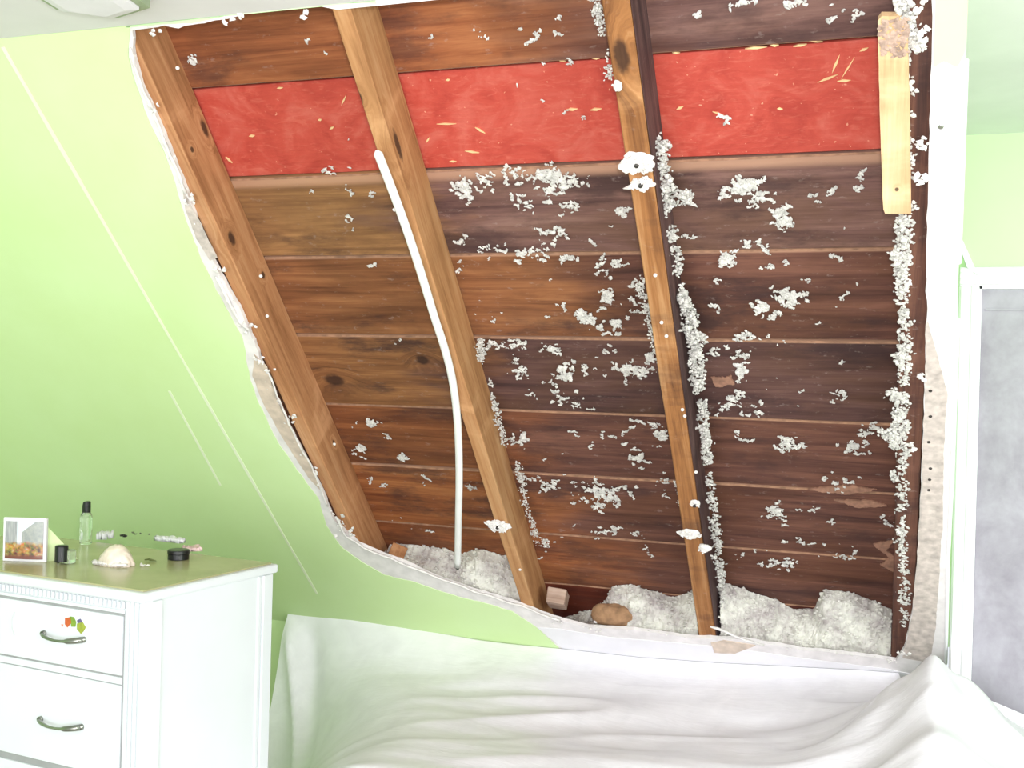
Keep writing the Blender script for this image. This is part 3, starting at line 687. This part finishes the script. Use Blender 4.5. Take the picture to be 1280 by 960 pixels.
for p0, p1, n, jx in [((1131, 268), (1128, 340), 120, .014), ((1118, 318), (1124, 322), 8, .006), ((1128, 340), (1132, 400), 60, .010), ((1132, 400), (1130, 480), 90, .010), ((1122, 445), (1128, 452), 14, .008), ((1118, 490), (1128, 500), 34, .016), ((1128, 500), (1124, 560), 100, .018), ((1110, 540), (1126, 552), 50, .02), ((1130, 560), (1126, 680), 110, .009), ((1118, 592), (1124, 600), 12, .008), ((1128, 680), (1132, 780), 90, .012), ((1134, 70), (1138, 265), 60, .007), ((1130, 0), (1138, 60), 120, .016), ((1145, 50), (1150, 60), 10, .01)]:
    along(bl, p0, p1, n, jx, .004, .03)
tag(obj('insulation_ridge', bl.mesh('insulation_ridge'), M['fluffgrey'] if 0 else M['fluff'], mw=SM), 'long ragged line of fluff down the left edge of the rightmost rafter', 'insulation', kind='stuff')
# eave piles
hbx = sorted(SS([h for h in holeL if h[0] > 440]))
def vfront(x):
    for a, c in zip(hbx, hbx[1:]):
        if a[0] <= x <= c[0]: return a[1]+(c[1]-a[1])*(x-a[0])/(c[0]-a[0])
    return hbx[0][1] if x < hbx[0][0] else hbx[-1][1]
def pile(back, x0, x1, lab, sd, mat, seedw=.10):
    bk = sorted([S(x, y, seedw) for x, y in back])
    def vb(x):
        for a, c in zip(bk, bk[1:]):
            if a[0] <= x <= c[0]: return a[1]+(c[1]-a[1])*(x-a[0])/(c[0]-a[0])
        return bk[0][1] if x < bk[0][0] else bk[-1][1]
    nx, nt = int((x1-x0)/.006), 30; b = BM(); g = []
    for i in range(nx+1):
        row = []
        for j in range(nt+1):
            x = x0+(x1-x0)*i/nx; t_ = j/nt
            vf, vB = vfront(x)+.05, vb(x)
            w_ = .016+(seedw-.016)*min(1, t_*1.6) if t_ < .62 else seedw+(WD-seedw)*(t_-.62)/.38
            v = vf+(vB-vf)*min(1, t_*1.5)**.8
            q = Vector((x*16, v*16, sd)); h = noise.fractal(q*1.0, .8, 2.2, 5)
            h2 = noise.noise(Vector((x*9, v*9, sd+3)))
            v += -.016*h-.02*h2; w_ = min(WD-.001, max(.0155, w_-.014*h*(.3 if t_ < .1 else 1)))
            row.append(b.verts.new((x, v, w_)))
        g.append(row)
    for i in range(nx):
        for j in range(nt): b.faces.new((g[i][j], g[i+1][j], g[i+1][j+1], g[i][j+1]))
    bmesh.ops.recalc_face_normals(b, faces=b.faces[:])
    me = bpy.data.meshes.new('insulation_pile')
    for f in b.faces: f.smooth = True
    b.normal_update()
    vs0 = [v.co.copy() for v in b.verts]; fs0 = [[v.index for v in f.verts] for f in b.faces] if b.verts.index_update() is None else []
    bl = Blobs()
    for _ in range(int((x1-x0)*900)):
        p = rnd.choice(vs0); bl.add((p.x+rnd.uniform(-.004, .004), p.y+rnd.uniform(-.006, .004), min(WD-.004, max(.018, p.z-rnd.uniform(-.004, .005)))), rnd.uniform(.003, .009))
    k = len(bl.v); bl.v += vs0; bl.f += [[i+k for i in f] for f in fs0]; b.free()
    tag(obj('insulation_pile', bl.mesh('insulation_pile'), mat, mw=SM), lab, 'insulation', kind='stuff')
t = NT('piled insulation'); v = t.obj(); n = t.noise(v, 11, 6, .65); n2 = t.noise(v, 70, 4, .6)
t.col(t.mix(t.math('MULTIPLY', t.sm(n2, .3, .65), .5), t.ramp(n, (.36, srgb(168, 158, 158)), (.52, srgb(208, 206, 198)), (.68, srgb(226, 225, 214))), srgb(216, 214, 208)))
t.set(Roughness=.95); t.bump(n2, .7, .004); M['pile'] = t.m
pile([(500, 694), (520, 697), (545, 700), (570, 706), (600, 702), (625, 708), (650, 722), (670, 735)], -1.865, -1.315, 'low heap of grey white fluff at the foot of the boards by the cable end', 1., M['pile'])
pile([(690, 785), (735, 778), (752, 768), (762, 748), (785, 745), (810, 755), (840, 762), (858, 756), (868, 746), (880, 750)], -1.235, -.66, 'heap of white fluff between second and third rafters', 5., M['pile'])
pile([(905, 744), (930, 754), (960, 764), (990, 776), (1015, 774), (1030, 752), (1060, 755), (1090, 768), (1120, 778), (1135, 780)], -.575, .0, 'largest heap of white fluff right of the third rafter', 9., M['pile'])
# tan lump in the middle bay
bl = Blobs(); rnd2 = rnd.random(); a, c = S(766, 778, .03)
vs_, fs = ico_data(4); bl = Blobs()
for v in vs_:
    q = v*(1+.18*noise.noise(v*1.6)+.06*noise.noise(v*5)); bl.v.append(Vector((a+q.x*.085, c+q.y*.055, .06+q.z*.04)))
bl.f = fs
tag(obj('rubble_lump', bl.mesh('rubble_lump'), M['stone'], mw=SM, smooth=True), 'tan brown rubble lump at the bottom edge of the opening', 'rubble')

# ------------------------------------------------------------------ ceiling light
def C2(x, y, z=ZC): return hit(x, y, (0, 0, 1), (0, 0, z))
zf = ZC-.028
pr = [C2(*p, zf) for p in ((62, -2), (82, 13), (146, 23), (184, 9), (188, -3))]
cen = Vector((pr[2].x+.027, pr[2].y-.127, zf))
lamp = empty('ceiling_light', (cen.x, cen.y, ZC)); tag(lamp, 'hexagonal ceiling light with a sage rim at the top left corner', 'ceiling light')
rot = math.radians(22.5+8)
far = max(pr, key=lambda p: p.y)
R_ = (far-cen).length
def octo(bm, prof):
    rings = []
    for r, z in prof: rings.append([bm.verts.new((r*math.cos(rot+k*math.pi/3), r*math.sin(rot+k*math.pi/3), z)) for k in range(6)])
    for a, c in zip(rings, rings[1:]):
        for k in range(6): bm.faces.new((a[k], a[(k+1) % 6], c[(k+1) % 6], c[k]))
    return rings
rot = math.atan2(far.y-cen.y, far.x-cen.x)
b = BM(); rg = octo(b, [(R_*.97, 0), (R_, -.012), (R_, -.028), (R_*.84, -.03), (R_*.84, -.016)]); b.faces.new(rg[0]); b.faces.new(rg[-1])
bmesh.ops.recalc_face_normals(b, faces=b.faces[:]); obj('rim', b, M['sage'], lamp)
b = BM(); rg = octo(b, [(R_*.84, -.018), (R_*.82, -.036), (R_*.6, -.042)]); b.faces.new(rg[0]); b.faces.new(rg[-1])
bmesh.ops.recalc_face_normals(b, faces=b.faces[:]); obj('diffuser', b, M['primer'], lamp)

# ------------------------------------------------------------------ dresser
DZ = 1.10
c0 = hit(181, 740, (0, 0, 1), (0, 0, DZ)); DA = math.radians(-6.0)
dr = empty('dresser', (c0.x, c0.y, 0), rz=DA)
tag(dr, 'white painted dresser with fluted frieze and glossy top beside the green wall', 'dresser')
DM = dr.matrix_basis.copy()
DWd, DD = 1.05, .53                          # local: x from -DWd..0, y 0..DD, front at y=0
fx, fy, fz = DM.to_3x3() @ Vector((1, 0, 0)), DM.to_3x3() @ Vector((0, 1, 0)), Vector((0, 0, 1))
def Fr(x, y, off=.012):                      # photo point -> dresser front plane (lx, z)
    p = DM.inverted() @ hit(x, y, fy, c0+fy*off); return p.x, p.z
FO = .014
b = BM(); box(b, (-DWd, FO, .10), (-.02, DD-.01, DZ-.03)); body = obj('carcass', b, M['white'], dr)
t = NT('glossy top with wall reflection'); v = t.obj(); n = t.noise(v, 6, 5); t.col(t.ramp(n, (.35, srgb(160, 158, 116)), (.65, srgb(176, 172, 134)))); t.set(Roughness=.22); M['top'] = t.m  # olive tint is the green wall's reflection put into the colour
b = BM(); box(b, (-DWd-.02, -.004, DZ-.030), (.0, DD+.01, DZ-.004), bev=.006); tp_ = obj('top', b, M['white'], dr)
b = BM(); box(b, (-DWd, .014, DZ-.006), (-.016, DD-.004, DZ)); tag(obj('top_surface', b, M['top'], tp_), 'glossy inlay of the top with painted olive wall reflection')
# corner post: fluted
b = BM()
zf1 = DZ-.03
for k in range(4): box(b, (-.068+.0155*k, FO-.010, .06), (-.0565+.0155*k, FO+.02, zf1), bev=.004)
box(b, (-.072, FO-.004, .06), (-.006, FO+.03, zf1)); obj('corner_post', b, M['white'], dr)
# side panel with stiles
b = BM(); box(b, (-.022, FO+.03, .1), (-.008, DD-.01, zf1)); sp_ = obj('side_panel', b, M['white'], dr)
b = BM(); box(b, (-.02, DD-.055, .1), (-.001, DD-.012, zf1), bev=.003); obj('side_stile', b, M['white'], sp_)
b = BM(); box(b, (-.02, DD-.075, .1), (-.004, DD-.060, zf1), bev=.003); obj('side_stile', b, M['white'], sp_)
b = BM(); box(b, (-.02, FO+.02, .1), (-.002, FO+.055, zf1), bev=.003); obj('side_stile', b, M['white'], sp_)
# levels read along x=-.1
xe = Fr(155, 767)[0]
z1 = Fr(155, 767)[1]; z2 = Fr(152, 846)[1]; z3 = Fr(75, 957)[1]
zfr = z1
b = BM(); box(b, (-DWd+.02, FO-.002, zfr+.003), (-.074, FO+.02, zf1-.002)); fz_ = obj('frieze', b, M['white'], dr)
me = None; k = 0; x = -.078
while x > -DWd+.03:
    if me is None:
        b = BM(); box(b, (-.0045, FO-.009, zfr+.012), (.0045, FO+.0, zf1-.004), bev=.003); o = obj('reed', b, M['white'], fz_); me = o.data
    else:
        o = bpy.data.objects.new('reed', me); COL.objects.link(o); o.parent = fz_
    o.location = (x, 0, 0); x -= .0155; k += 1
b = BM(); box(b, (-DWd+.02, FO-.006, zfr+.0), (-.074, FO+.012, zfr+.009), bev=.002); obj('frieze_bead', b, M['white'], fz_)
def handle(parent, pa, pb):
    xa, za = Fr(*pa); xb, zb = Fr(*pb); b = BM(); pts = []; rad = []
    for i in range(17):
        t_ = i/16; xx = xa+(xb-xa)*t_; zz = za+(zb-za)*t_-.006*math.sin(math.pi*t_)
        pts.append((xx, FO-.012-.022*math.sin(math.pi*t_)**.6, zz)); rad.append(.0035+.002*abs(t_-.5)*2+(.0028 if t_ > .7 else 0))
    tube(b, pts, rad, 8)
    for xx, zz in ((xa, za), (xb, zb)):
        r = bmesh.ops.create_cone(b, segments=14, radius1=.0085, radius2=.007, depth=.014, cap_ends=True, matrix=Matrix.Translation((xx, FO-.008, zz)) @ Matrix.Rotation(math.pi/2, 4, 'X'))
    return tag(obj('handle', b, M['steel'], parent, smooth=True), 'dull metal bow handle')
def drawer(za, zb, hp=None, mir=True):
    b = BM(); box(b, (-DWd+.03, FO-.006, zb+.003), (xe, FO+.012, za-.004), bev=.0025); d = obj('drawer', b, M['white'], dr)
    if hp:
        h = handle(d, *hp)
    return d
b = BM(); box(b, (-DWd+.025, FO-.0012, z3-.5 if z3 > .6 else .12), (xe+.002, FO+.002, z1)); obj('drawer_gap', b, M['joint'], dr)
d1 = drawer(z1-.003, z2, ((57, 791), (107, 799)))
b = BM(); box(b, (-DWd+.03, FO-.0045, z2-.020), (xe, FO+.01, z2-.002), bev=.002); obj('drawer_rail', b, M['white'], dr)
d2 = drawer(z2-.018, z3, ((53, 898), (104, 908)))
d3 = drawer(z3-.012, z3-.26); drawer(z3-.275, .13)
tag(d3, 'lower drawer')
b = BM(); box(b, (-DWd+.01, FO+.02, 0), (-.03, DD-.03, .1)); obj('plinth', b, M['white'], dr)
# butterfly sticker: flat print on the drawer
def sticker(cols):
    e = None
    for nm, c, pts in cols:
        b = BM(); q = [Fr(x, y) for x, y in pts]
        A = [b.verts.new((x, FO-.0072, z)) for x, z in q]; B_ = [b.verts.new((x, FO-.0058, z)) for x, z in q]
        b.faces.new(A); b.faces.new(B_[::-1]); n = len(q)
        for i in range(n): b.faces.new((A[i], A[(i+1) % n], B_[(i+1) % n], B_[i]))
        bmesh.ops.recalc_face_normals(b, faces=b.faces[:])
        o = obj('sticker', b, simple('sticker '+nm, c, .4, var=.1, scale=120), d1)
        tag(o, nm+' piece of the butterfly sticker')
sticker([('orange', srgb(196, 92, 48), [(83, 772), (90, 771), (91, 778), (86, 784), (83, 780)]), ('green', srgb(120, 150, 52), [(89, 770), (94, 771), (97, 777), (96, 783), (91, 783), (90, 777)]), ('olive', srgb(150, 160, 60), [(98, 779), (105, 777), (109, 784), (106, 789), (103, 792), (98, 786)]), ('purple', srgb(98, 88, 130), [(98, 775), (102, 773), (105, 777), (99, 779)]), ('pink', srgb(214, 130, 110), [(78, 780), (81, 780), (80, 783)])])
b = BM(); tube(b, [(*[Fr(x, y)[0]], FO-.0065, Fr(x, y)[1]) for x, y in ((20, 765), (17, 773), (17, 784), (20, 794))], .0012, 6); obj('scuff_mark', b, simple('scuff', srgb(190, 192, 196), .6), d1)

# ------------------------------------------------------------------ things on the dresser
def T(x, y, z=DZ): return hit(x, y, (0, 0, 1), (0, 0, z))
def glass(name, c=(.9, .96, .9, 1), rough=.05):
    t = NT(name); n = t.noise(t.obj(), 3, 1); t.col(t.mix(.02, c, c)); t.set(Roughness=rough, IOR=1.45)
    t.b.inputs['Transmission Weight'].default_value = .92; return t.m
M['glass'] = glass('clear bottle glass')
# picture frame
p0 = T(3, 701); p1 = T(57, 703)
ax = (p1-p0); fw = ax.length; an = math.atan2(ax.y, ax.x)
pf = empty('picture_frame', (p0.x, p0.y, DZ), rz=an); tag(pf, 'white edged standing picture frame with a city street photo on the dresser', 'picture frame')
fh = .125
b = BM(); box(b, (0, 0, .0), (fw, .012, fh), bev=.002)
for v in b.verts: v.co.y += .006*math.sin(math.pi*v.co.x/fw)*-1
obj('frame', b, M['primer'], pf)
t = NT('city photograph print'); v = t.obj(); sep = t.n('ShaderNodeSeparateXYZ'); t.l(v, sep.inputs[0]); X, Z = sep.outputs[0], sep.outputs[2]
vo = t.n('ShaderNodeTexVoronoi'); t.l(t.mapping(v, (80, 1, 90)), vo.inputs['Vector']); vo.inputs['Scale'].default_value = 2.
crowd = t.mix(.45, t.ramp(t.noise(v, 60, 4), (.35, srgb(90, 78, 60)), (.55, srgb(176, 132, 76)), (.7, srgb(168, 172, 140))), vo.outputs['Color'], 'SOFT_LIGHT')
sky = srgb(214, 222, 236)
b1_ = t.mix(t.noise(t.mapping(v, (160, 1, 20)), 1, 3), srgb(104, 108, 116), srgb(196, 196, 196))
c = t.mix(t.sm(X, fw*.34, fw*.36), b1_, sky)
hill = t.math('SUBTRACT', Z, t.math('MULTIPLY', t.math('SUBTRACT', X, fw*.45), .8))
b2_ = t.mix(t.noise(v, 90, 3), srgb(120, 130, 134), srgb(176, 176, 168))
c = t.mix(t.math('MULTIPLY', t.sm(hill, fh*.68, fh*.66), t.sm(X, fw*.44, fw*.48)), c, b2_)
c = t.mix(t.sm(t.math('ADD', Z, t.math('MULTIPLY', t.noise(v, 40, 3), .03)), fh*.62, fh*.5), c, crowd)
c = t.mix(t.sm(Z, fh*.2, fh*.1), c, srgb(120, 74, 66))
t.col(c); t.set(Roughness=.25); M['photo'] = t.m
b = BM(); n = 12
for i in range(n):
    xa, xb = fw*.06+fw*.88*i/n, fw*.06+fw*.88*(i+1)/n
    ya_, yb_ = [-.0012-.006*math.sin(math.pi*q/fw) for q in (xa, xb)]
    b.faces.new([b.verts.new(p) for p in ((xa, ya_, .008), (xb, yb_, .008), (xb, yb_, fh-.010), (xa, ya_, fh-.010))])
bmesh.ops.remove_doubles(b, verts=b.verts[:], dist=1e-5); ph = obj('photo', b, M['photo'], pf)
b = BM()
A = [b.verts.new(p) for p in ((fw-.014, .010, fh-.012), (fw-.014, .010, .0), (fw+.06, .075, .0))]; B_ = [b.verts.new(v.co+Vector((-.004, .003, 0))) for v in A]
b.faces.new(A); b.faces.new(B_[::-1])
for i in range(3): b.faces.new((A[i], A[(i+1) % 3], B_[(i+1) % 3], B_[i]))
bmesh.ops.recalc_face_normals(b, faces=b.faces[:]); obj('easel_back', b, simple('pale green card', srgb(205, 222, 170), .5), pf)
# spray bottle
p = T(107, 680); e = empty('spray_bottle', p); tag(e, 'slim clear glass bottle with a tall black cap on the dresser', 'bottle')
b = BM(); lathe(b, [(.017, 0), (.019, .003), (.019, .085), (.016, .096), (.011, .102)], 24); obj('bottle_body', b, M['glass'], e, smooth=False)
b = BM(); lathe(b, [(.013, .101), (.013, .122), (.010, .134), (.004, .136)], 20); box(b, (.0, -.006, .120), (.013, .006, .137), bev=.003); obj('cap', b, M['black'], e)
# nail polish style jar
p = T(81, 704); e = empty('small_jar', p); tag(e, 'small clear jar with a black lid in front of the picture frame', 'jar')
b = BM(); box(b, (-.026, -.012, 0), (.026, .018, .040), bev=.005); obj('jar_body', b, M['glass'], e)
b = BM(); lathe(b, [(.017, .006), (.018, .008), (.018, .050), (.016, .053)], 24, (0, -.014, 0)); obj('lid', b, M['black'], e)
# sea shell
p = T(146, 706); e = empty('sea_shell', p); tag(e, 'fan shaped white and pinkish sea shell lying on the dresser', 'sea shell')
b = BM(); n, mr = 48, 10; rings = []
for j in range(mr+1):
    ring = []
    for i in range(n+1):
        an = math.pi*i/n; r = (j/mr); rb = 1+.05*math.cos(i*math.pi/2.4)*r
        x_ = math.cos(an)*.058*r*rb; y_ = (1-math.cos(r*math.pi/2))*-.03+.012
        z_ = .002+.046*math.sin(an)**.8*(r**.5)*1.0*(1-.55*r**3)+.003*math.cos(i*math.pi/2.4)*r
        ring.append(b.verts.new((x_, y_-math.sin(an)*.006*r, z_)))
    rings.append(ring)
b.free()
vs_, fs = ico_data(4); bl = Blobs()
for v in vs_:
    an = math.atan2(v.y+.9, v.x); rib = 1+.035*math.cos(an*22)*(1 if v.z > -.2 else 0)
    fan = 1+.12*(v.y < 0)*0
    z_ = max(-.02, v.z); q = Vector((v.x*.056*(1-.28*max(0, v.y)), v.y*.040, z_*.057*(1-.25*abs(v.x)**2)))*rib
    if z_ < .25: q.x += .004*math.sin(an*17); q.y += .004*math.cos(v.x*21)
    bl.v.append(q+Vector((0, 0, .001)))
bl.f = fs
M['shell'] = simple('shell', srgb(226, 212, 198), .4, var=.1, scale=45)
obj('shell_valve', bl.mesh('shell_valve'), M['shell'], e, smooth=True)
bl = Blobs()
for k in range(9): bl.add((-.052+.0125*k, -.026-.008*math.sin(k/8*math.pi), .007), rnd.uniform(.008, .012), 2, rough=.3)
obj('shell_lip', bl.mesh('shell_lip'), M['crumb'], e, smooth=True)
# black round tin
p = T(223, 699); e = empty('black_tin', p); tag(e, 'short round black tin near the right end of the dresser top', 'tin')
b = BM(); lathe(b, [(.029, 0), (.031, .002), (.031, .016), (.029, .017)], 32); obj('tin_base', b, M['black'], e)
b = BM(); lathe(b, [(.030, .0175), (.0325, .018), (.0325, .027), (.030, .029), (.0, .0295)][:4], 32); obj('tin_lid', b, M['black'], e)
# crumpled white and pink scraps
def scrap(name, px_, size, lab, cat, mat, sd, h=.012):
    p = T(*px_); b = BM(); n = 14; g = []
    for i in range(n+1):
        row = []
        for j in range(n+1):
            u, v_ = (i/n-.5), (j/n-.5)
            k = noise.noise(Vector((u*4, v_*4, sd))); k2 = noise.noise(Vector((u*9, v_*9, sd+4)))
            row.append(b.verts.new((u*size[0]*(1+.3*k), v_*size[1]*(1+.3*k2), .002+h*(.5+.9*abs(k)+.5*abs(k2)))))
        g.append(row)
    for i in range(n):
        for j in range(n): b.faces.new((g[i][j], g[i+1][j], g[i+1][j+1], g[i][j+1]))
    # give it thickness down to the table
    r = bmesh.ops.extrude_face_region(b, geom=b.faces[:]); 
    for v in [q for q in r['geom'] if isinstance(q, bmesh.types.BMVert)]: v.co.z = max(.0005, v.co.z-.004) if abs(v.co.x) < size[0]*.42 and abs(v.co.y) < size[1]*.42 else .0003
    bmesh.ops.recalc_face_normals(b, faces=b.faces[:])
    o = obj(name, b, mat, smooth=True); o.location = p; o.rotation_euler = (0, 0, sd)
    return tag(o, lab, cat)
scrap('crumpled_tissue', (131, 673), (.038, .06), 'small upright white tissue scrap behind the sea shell', 'tissue', M['primer'], .35, .020)
scrap('crumpled_tissue', (212, 677), (.115, .028), 'long crumpled white tissue at the back edge near the black tin', 'tissue', M['primer'], -.15, .014)
scrap('pink_cloth_scrap', (240, 688), (.05, .05), 'crumpled pinkish white cloth scrap right behind the black tin', 'cloth', simple('pink cloth', srgb(232, 200, 200), .8, var=.15, scale=40), .9, .012)
M['twig'] = simple('olive twig', srgb(96, 104, 58), .8)
def cluster_obj(name, px_, spread, n, r, mat, lab, cat, kind=None):
    bl = Blobs(); p = T(*px_)
    for _ in range(n): bl.add((rnd.gauss(0, spread), rnd.gauss(0, spread*.6), r*.6), rnd.uniform(r*.5, r), sq=(1.5, .7, .7))
    o = obj(name, bl.mesh(name), mat); o.location = p; return tag(o, lab, cat, kind=kind)
cluster_obj('hair_clip', (155, 671), .006, 12, .006, M['black'], 'tiny dark green hair clip at the back behind the sea shell', 'hair clip')
cluster_obj('shell_fragment', (181, 708), .007, 6, .006, M['crumb'], 'small white shell fragment right of the big sea shell', 'shell')
p = T(188, 702); b = BM(); tube(b, [(-.02, 0, .004), (-.008, .004, .006), (.004, .0, .005), (.018, .003, .003)], [.002, .003, .0035, .001], 6); tube(b, [(-.004, 0, .005), (.004, -.01, .004)], [.002, .001], 5)
o = obj('twig', b, M['twig']); o.location = p; tag(o, 'small olive twig between the sea shell and the black tin', 'twig')
cluster_obj('coin_heap', (172, 668), .015, 10, .004, M['steel'], 'few small grey trinkets at the back edge of the dresser', 'trinket')

# ------------------------------------------------------------------ plastic sheet
t = NT('clouded plastic sheet'); v = t.obj(); n = t.noise(v, 9, 5, .55, .8)
t.col(t.ramp(n, (.3, srgb(232, 230, 237)), (.7, srgb(242, 240, 247))))
t.set(Roughness=.34, IOR=1.45); t.b.inputs['Transmission Weight'].default_value = .0
t.b.inputs['Coat Weight'].default_value = .25; t.b.inputs['Coat Roughness'].default_value = .12
t.bump(t.noise(t.mapping(v, (2, 9, 4)), 5, 4, .5, .6), .18, .01); M['plastic'] = t.m
tope = [(360, 769), (440, 777), (520, 790), (600, 801), (700, 811), (800, 822), (900, 829), (1000, 834), (1080, 838), (1160, 844)]
te = [hit(x, y, NN, O0-NN*.004) for x, y in tope]
def topedge(X):
    if X <= te[0].x: return te[0].y, te[0].z
    for a, c in zip(te, te[1:]):
        if a.x <= X <= c.x:
            k = (X-a.x)/(c.x-a.x); return a.y+(c.y-a.y)*k, a.z+(c.z-a.z)*k
    return te[-1].y, te[-1].z-.10*sst(X, .15, .6)
hmp = hit(1166, 826, (0, 1, 0), (0, 3.58, 0))
def sst(x, a, c):
    k = min(1, max(0, (x-a)/(c-a))); return k*k*(3-2*k)
def dmax(X): return .22+1.05*sst(X, te[0].x+.05, -1.45)
def zsheet(X, d):                          # d = distance out from the wall
    y, z = topedge(X); Y = y-d; t_ = min(1, d/dmax(X))
    k = sst(X, te[0].x+.1, -1.45)
    curtain = z*(1-t_**.9)+.012
    fall = .16+.12*sst(X, -2.3, -1.2)
    bed = .47+(z-.47)*math.exp(-d/fall)
    bed *= 1-.97*sst(t_, .84, 1.0)
    s = curtain*(1-k)+bed*k
    fr = 1-sst(t_, .84, .95)
    # hump over something standing at the right
    hx, hy = X-hmp.x, Y-3.58
    h = max(0, hmp.z-.535)
    sx_ = .22 if hx < 0 else .30
    s += h*math.exp(-abs(hx/sx_)**1.5)*math.exp(-(hy/.20)**2 if hy > 0 else -(hy/.60)**2)*fr
    # pleats fanning out from the pinned left corner
    an = math.atan2(d+.02, X-te[0].x+.04); rr_ = math.hypot(d, X-te[0].x)
    s += .012*math.sin(an*14+1.0*math.sin(rr_*3))*sst(rr_, .05, .5)*sst(rr_, 1.5, .6)*fr
    q = X*.9+d*3.2
    s += .007*math.sin(q*5.0+2*noise.noise(Vector((X*1.2, d*2, 0))))*sst(d, .05, .35)*sst(X, -1.7, -1.1)*fr
    cr = abs(noise.noise(Vector((X*1.1, d*5+X*.9, 3.))))
    s += .055*(.3-cr)*sst(X, -2.0, -1.0)*sst(d, .04, .3)*fr
    s += .005*noise.noise(Vector((X*3.5+d*3, d*13, 8.)))*sst(d, .02, .2)*fr
    ahx = math.atan2(max(.001, 3.75-Y), X-hmp.x)
    s += .014*math.sin(ahx*9)*sst(X, hmp.x-.8, hmp.x-.2)*sst(d, .15, .5)*fr
    return s
b = BM(); g = []; NXs = 230; NY = 120; X0s, X1s = te[0].x, 1.0
for i in range(NXs+1):
    X = X0s+(X1s-X0s)*i/NXs; y, z = topedge(X); row = []
    for j in range(NY+1):
        d = dmax(X)*(j/NY)**1.15
        yy = y-d
        if X > CX-.05: yy = min(yy, YW-.035)
        t_ = j/NY; xc = te[0].x+.015+.24*t_**1.25
        yy -= .055*sst(t_, 0, .2)*math.exp(-abs(X-xc)/.045)*(1-.3*t_)
        yy += .03*sst(t_, 0, .2)*math.exp(-((X-xc-.09)/.05)**2)
        zz = zsheet(X, d) if j else z
        if j == 0 and X > te[-1].x: zz = zsheet(X, .0)
        row.append(b.verts.new((X, yy, max(.012, zz))))
    g.append(row)
for i in range(NXs):
    for j in range(NY): b.faces.new((g[i][j], g[i+1][j], g[i+1][j+1], g[i][j+1]))
bmesh.ops.recalc_face_normals(b, faces=b.faces[:])
sh = obj('plastic_sheet', b, M['plastic'], smooth=True)
tag(sh, 'clouded white plastic dust sheet hung from the wall below the opening', 'plastic sheet')
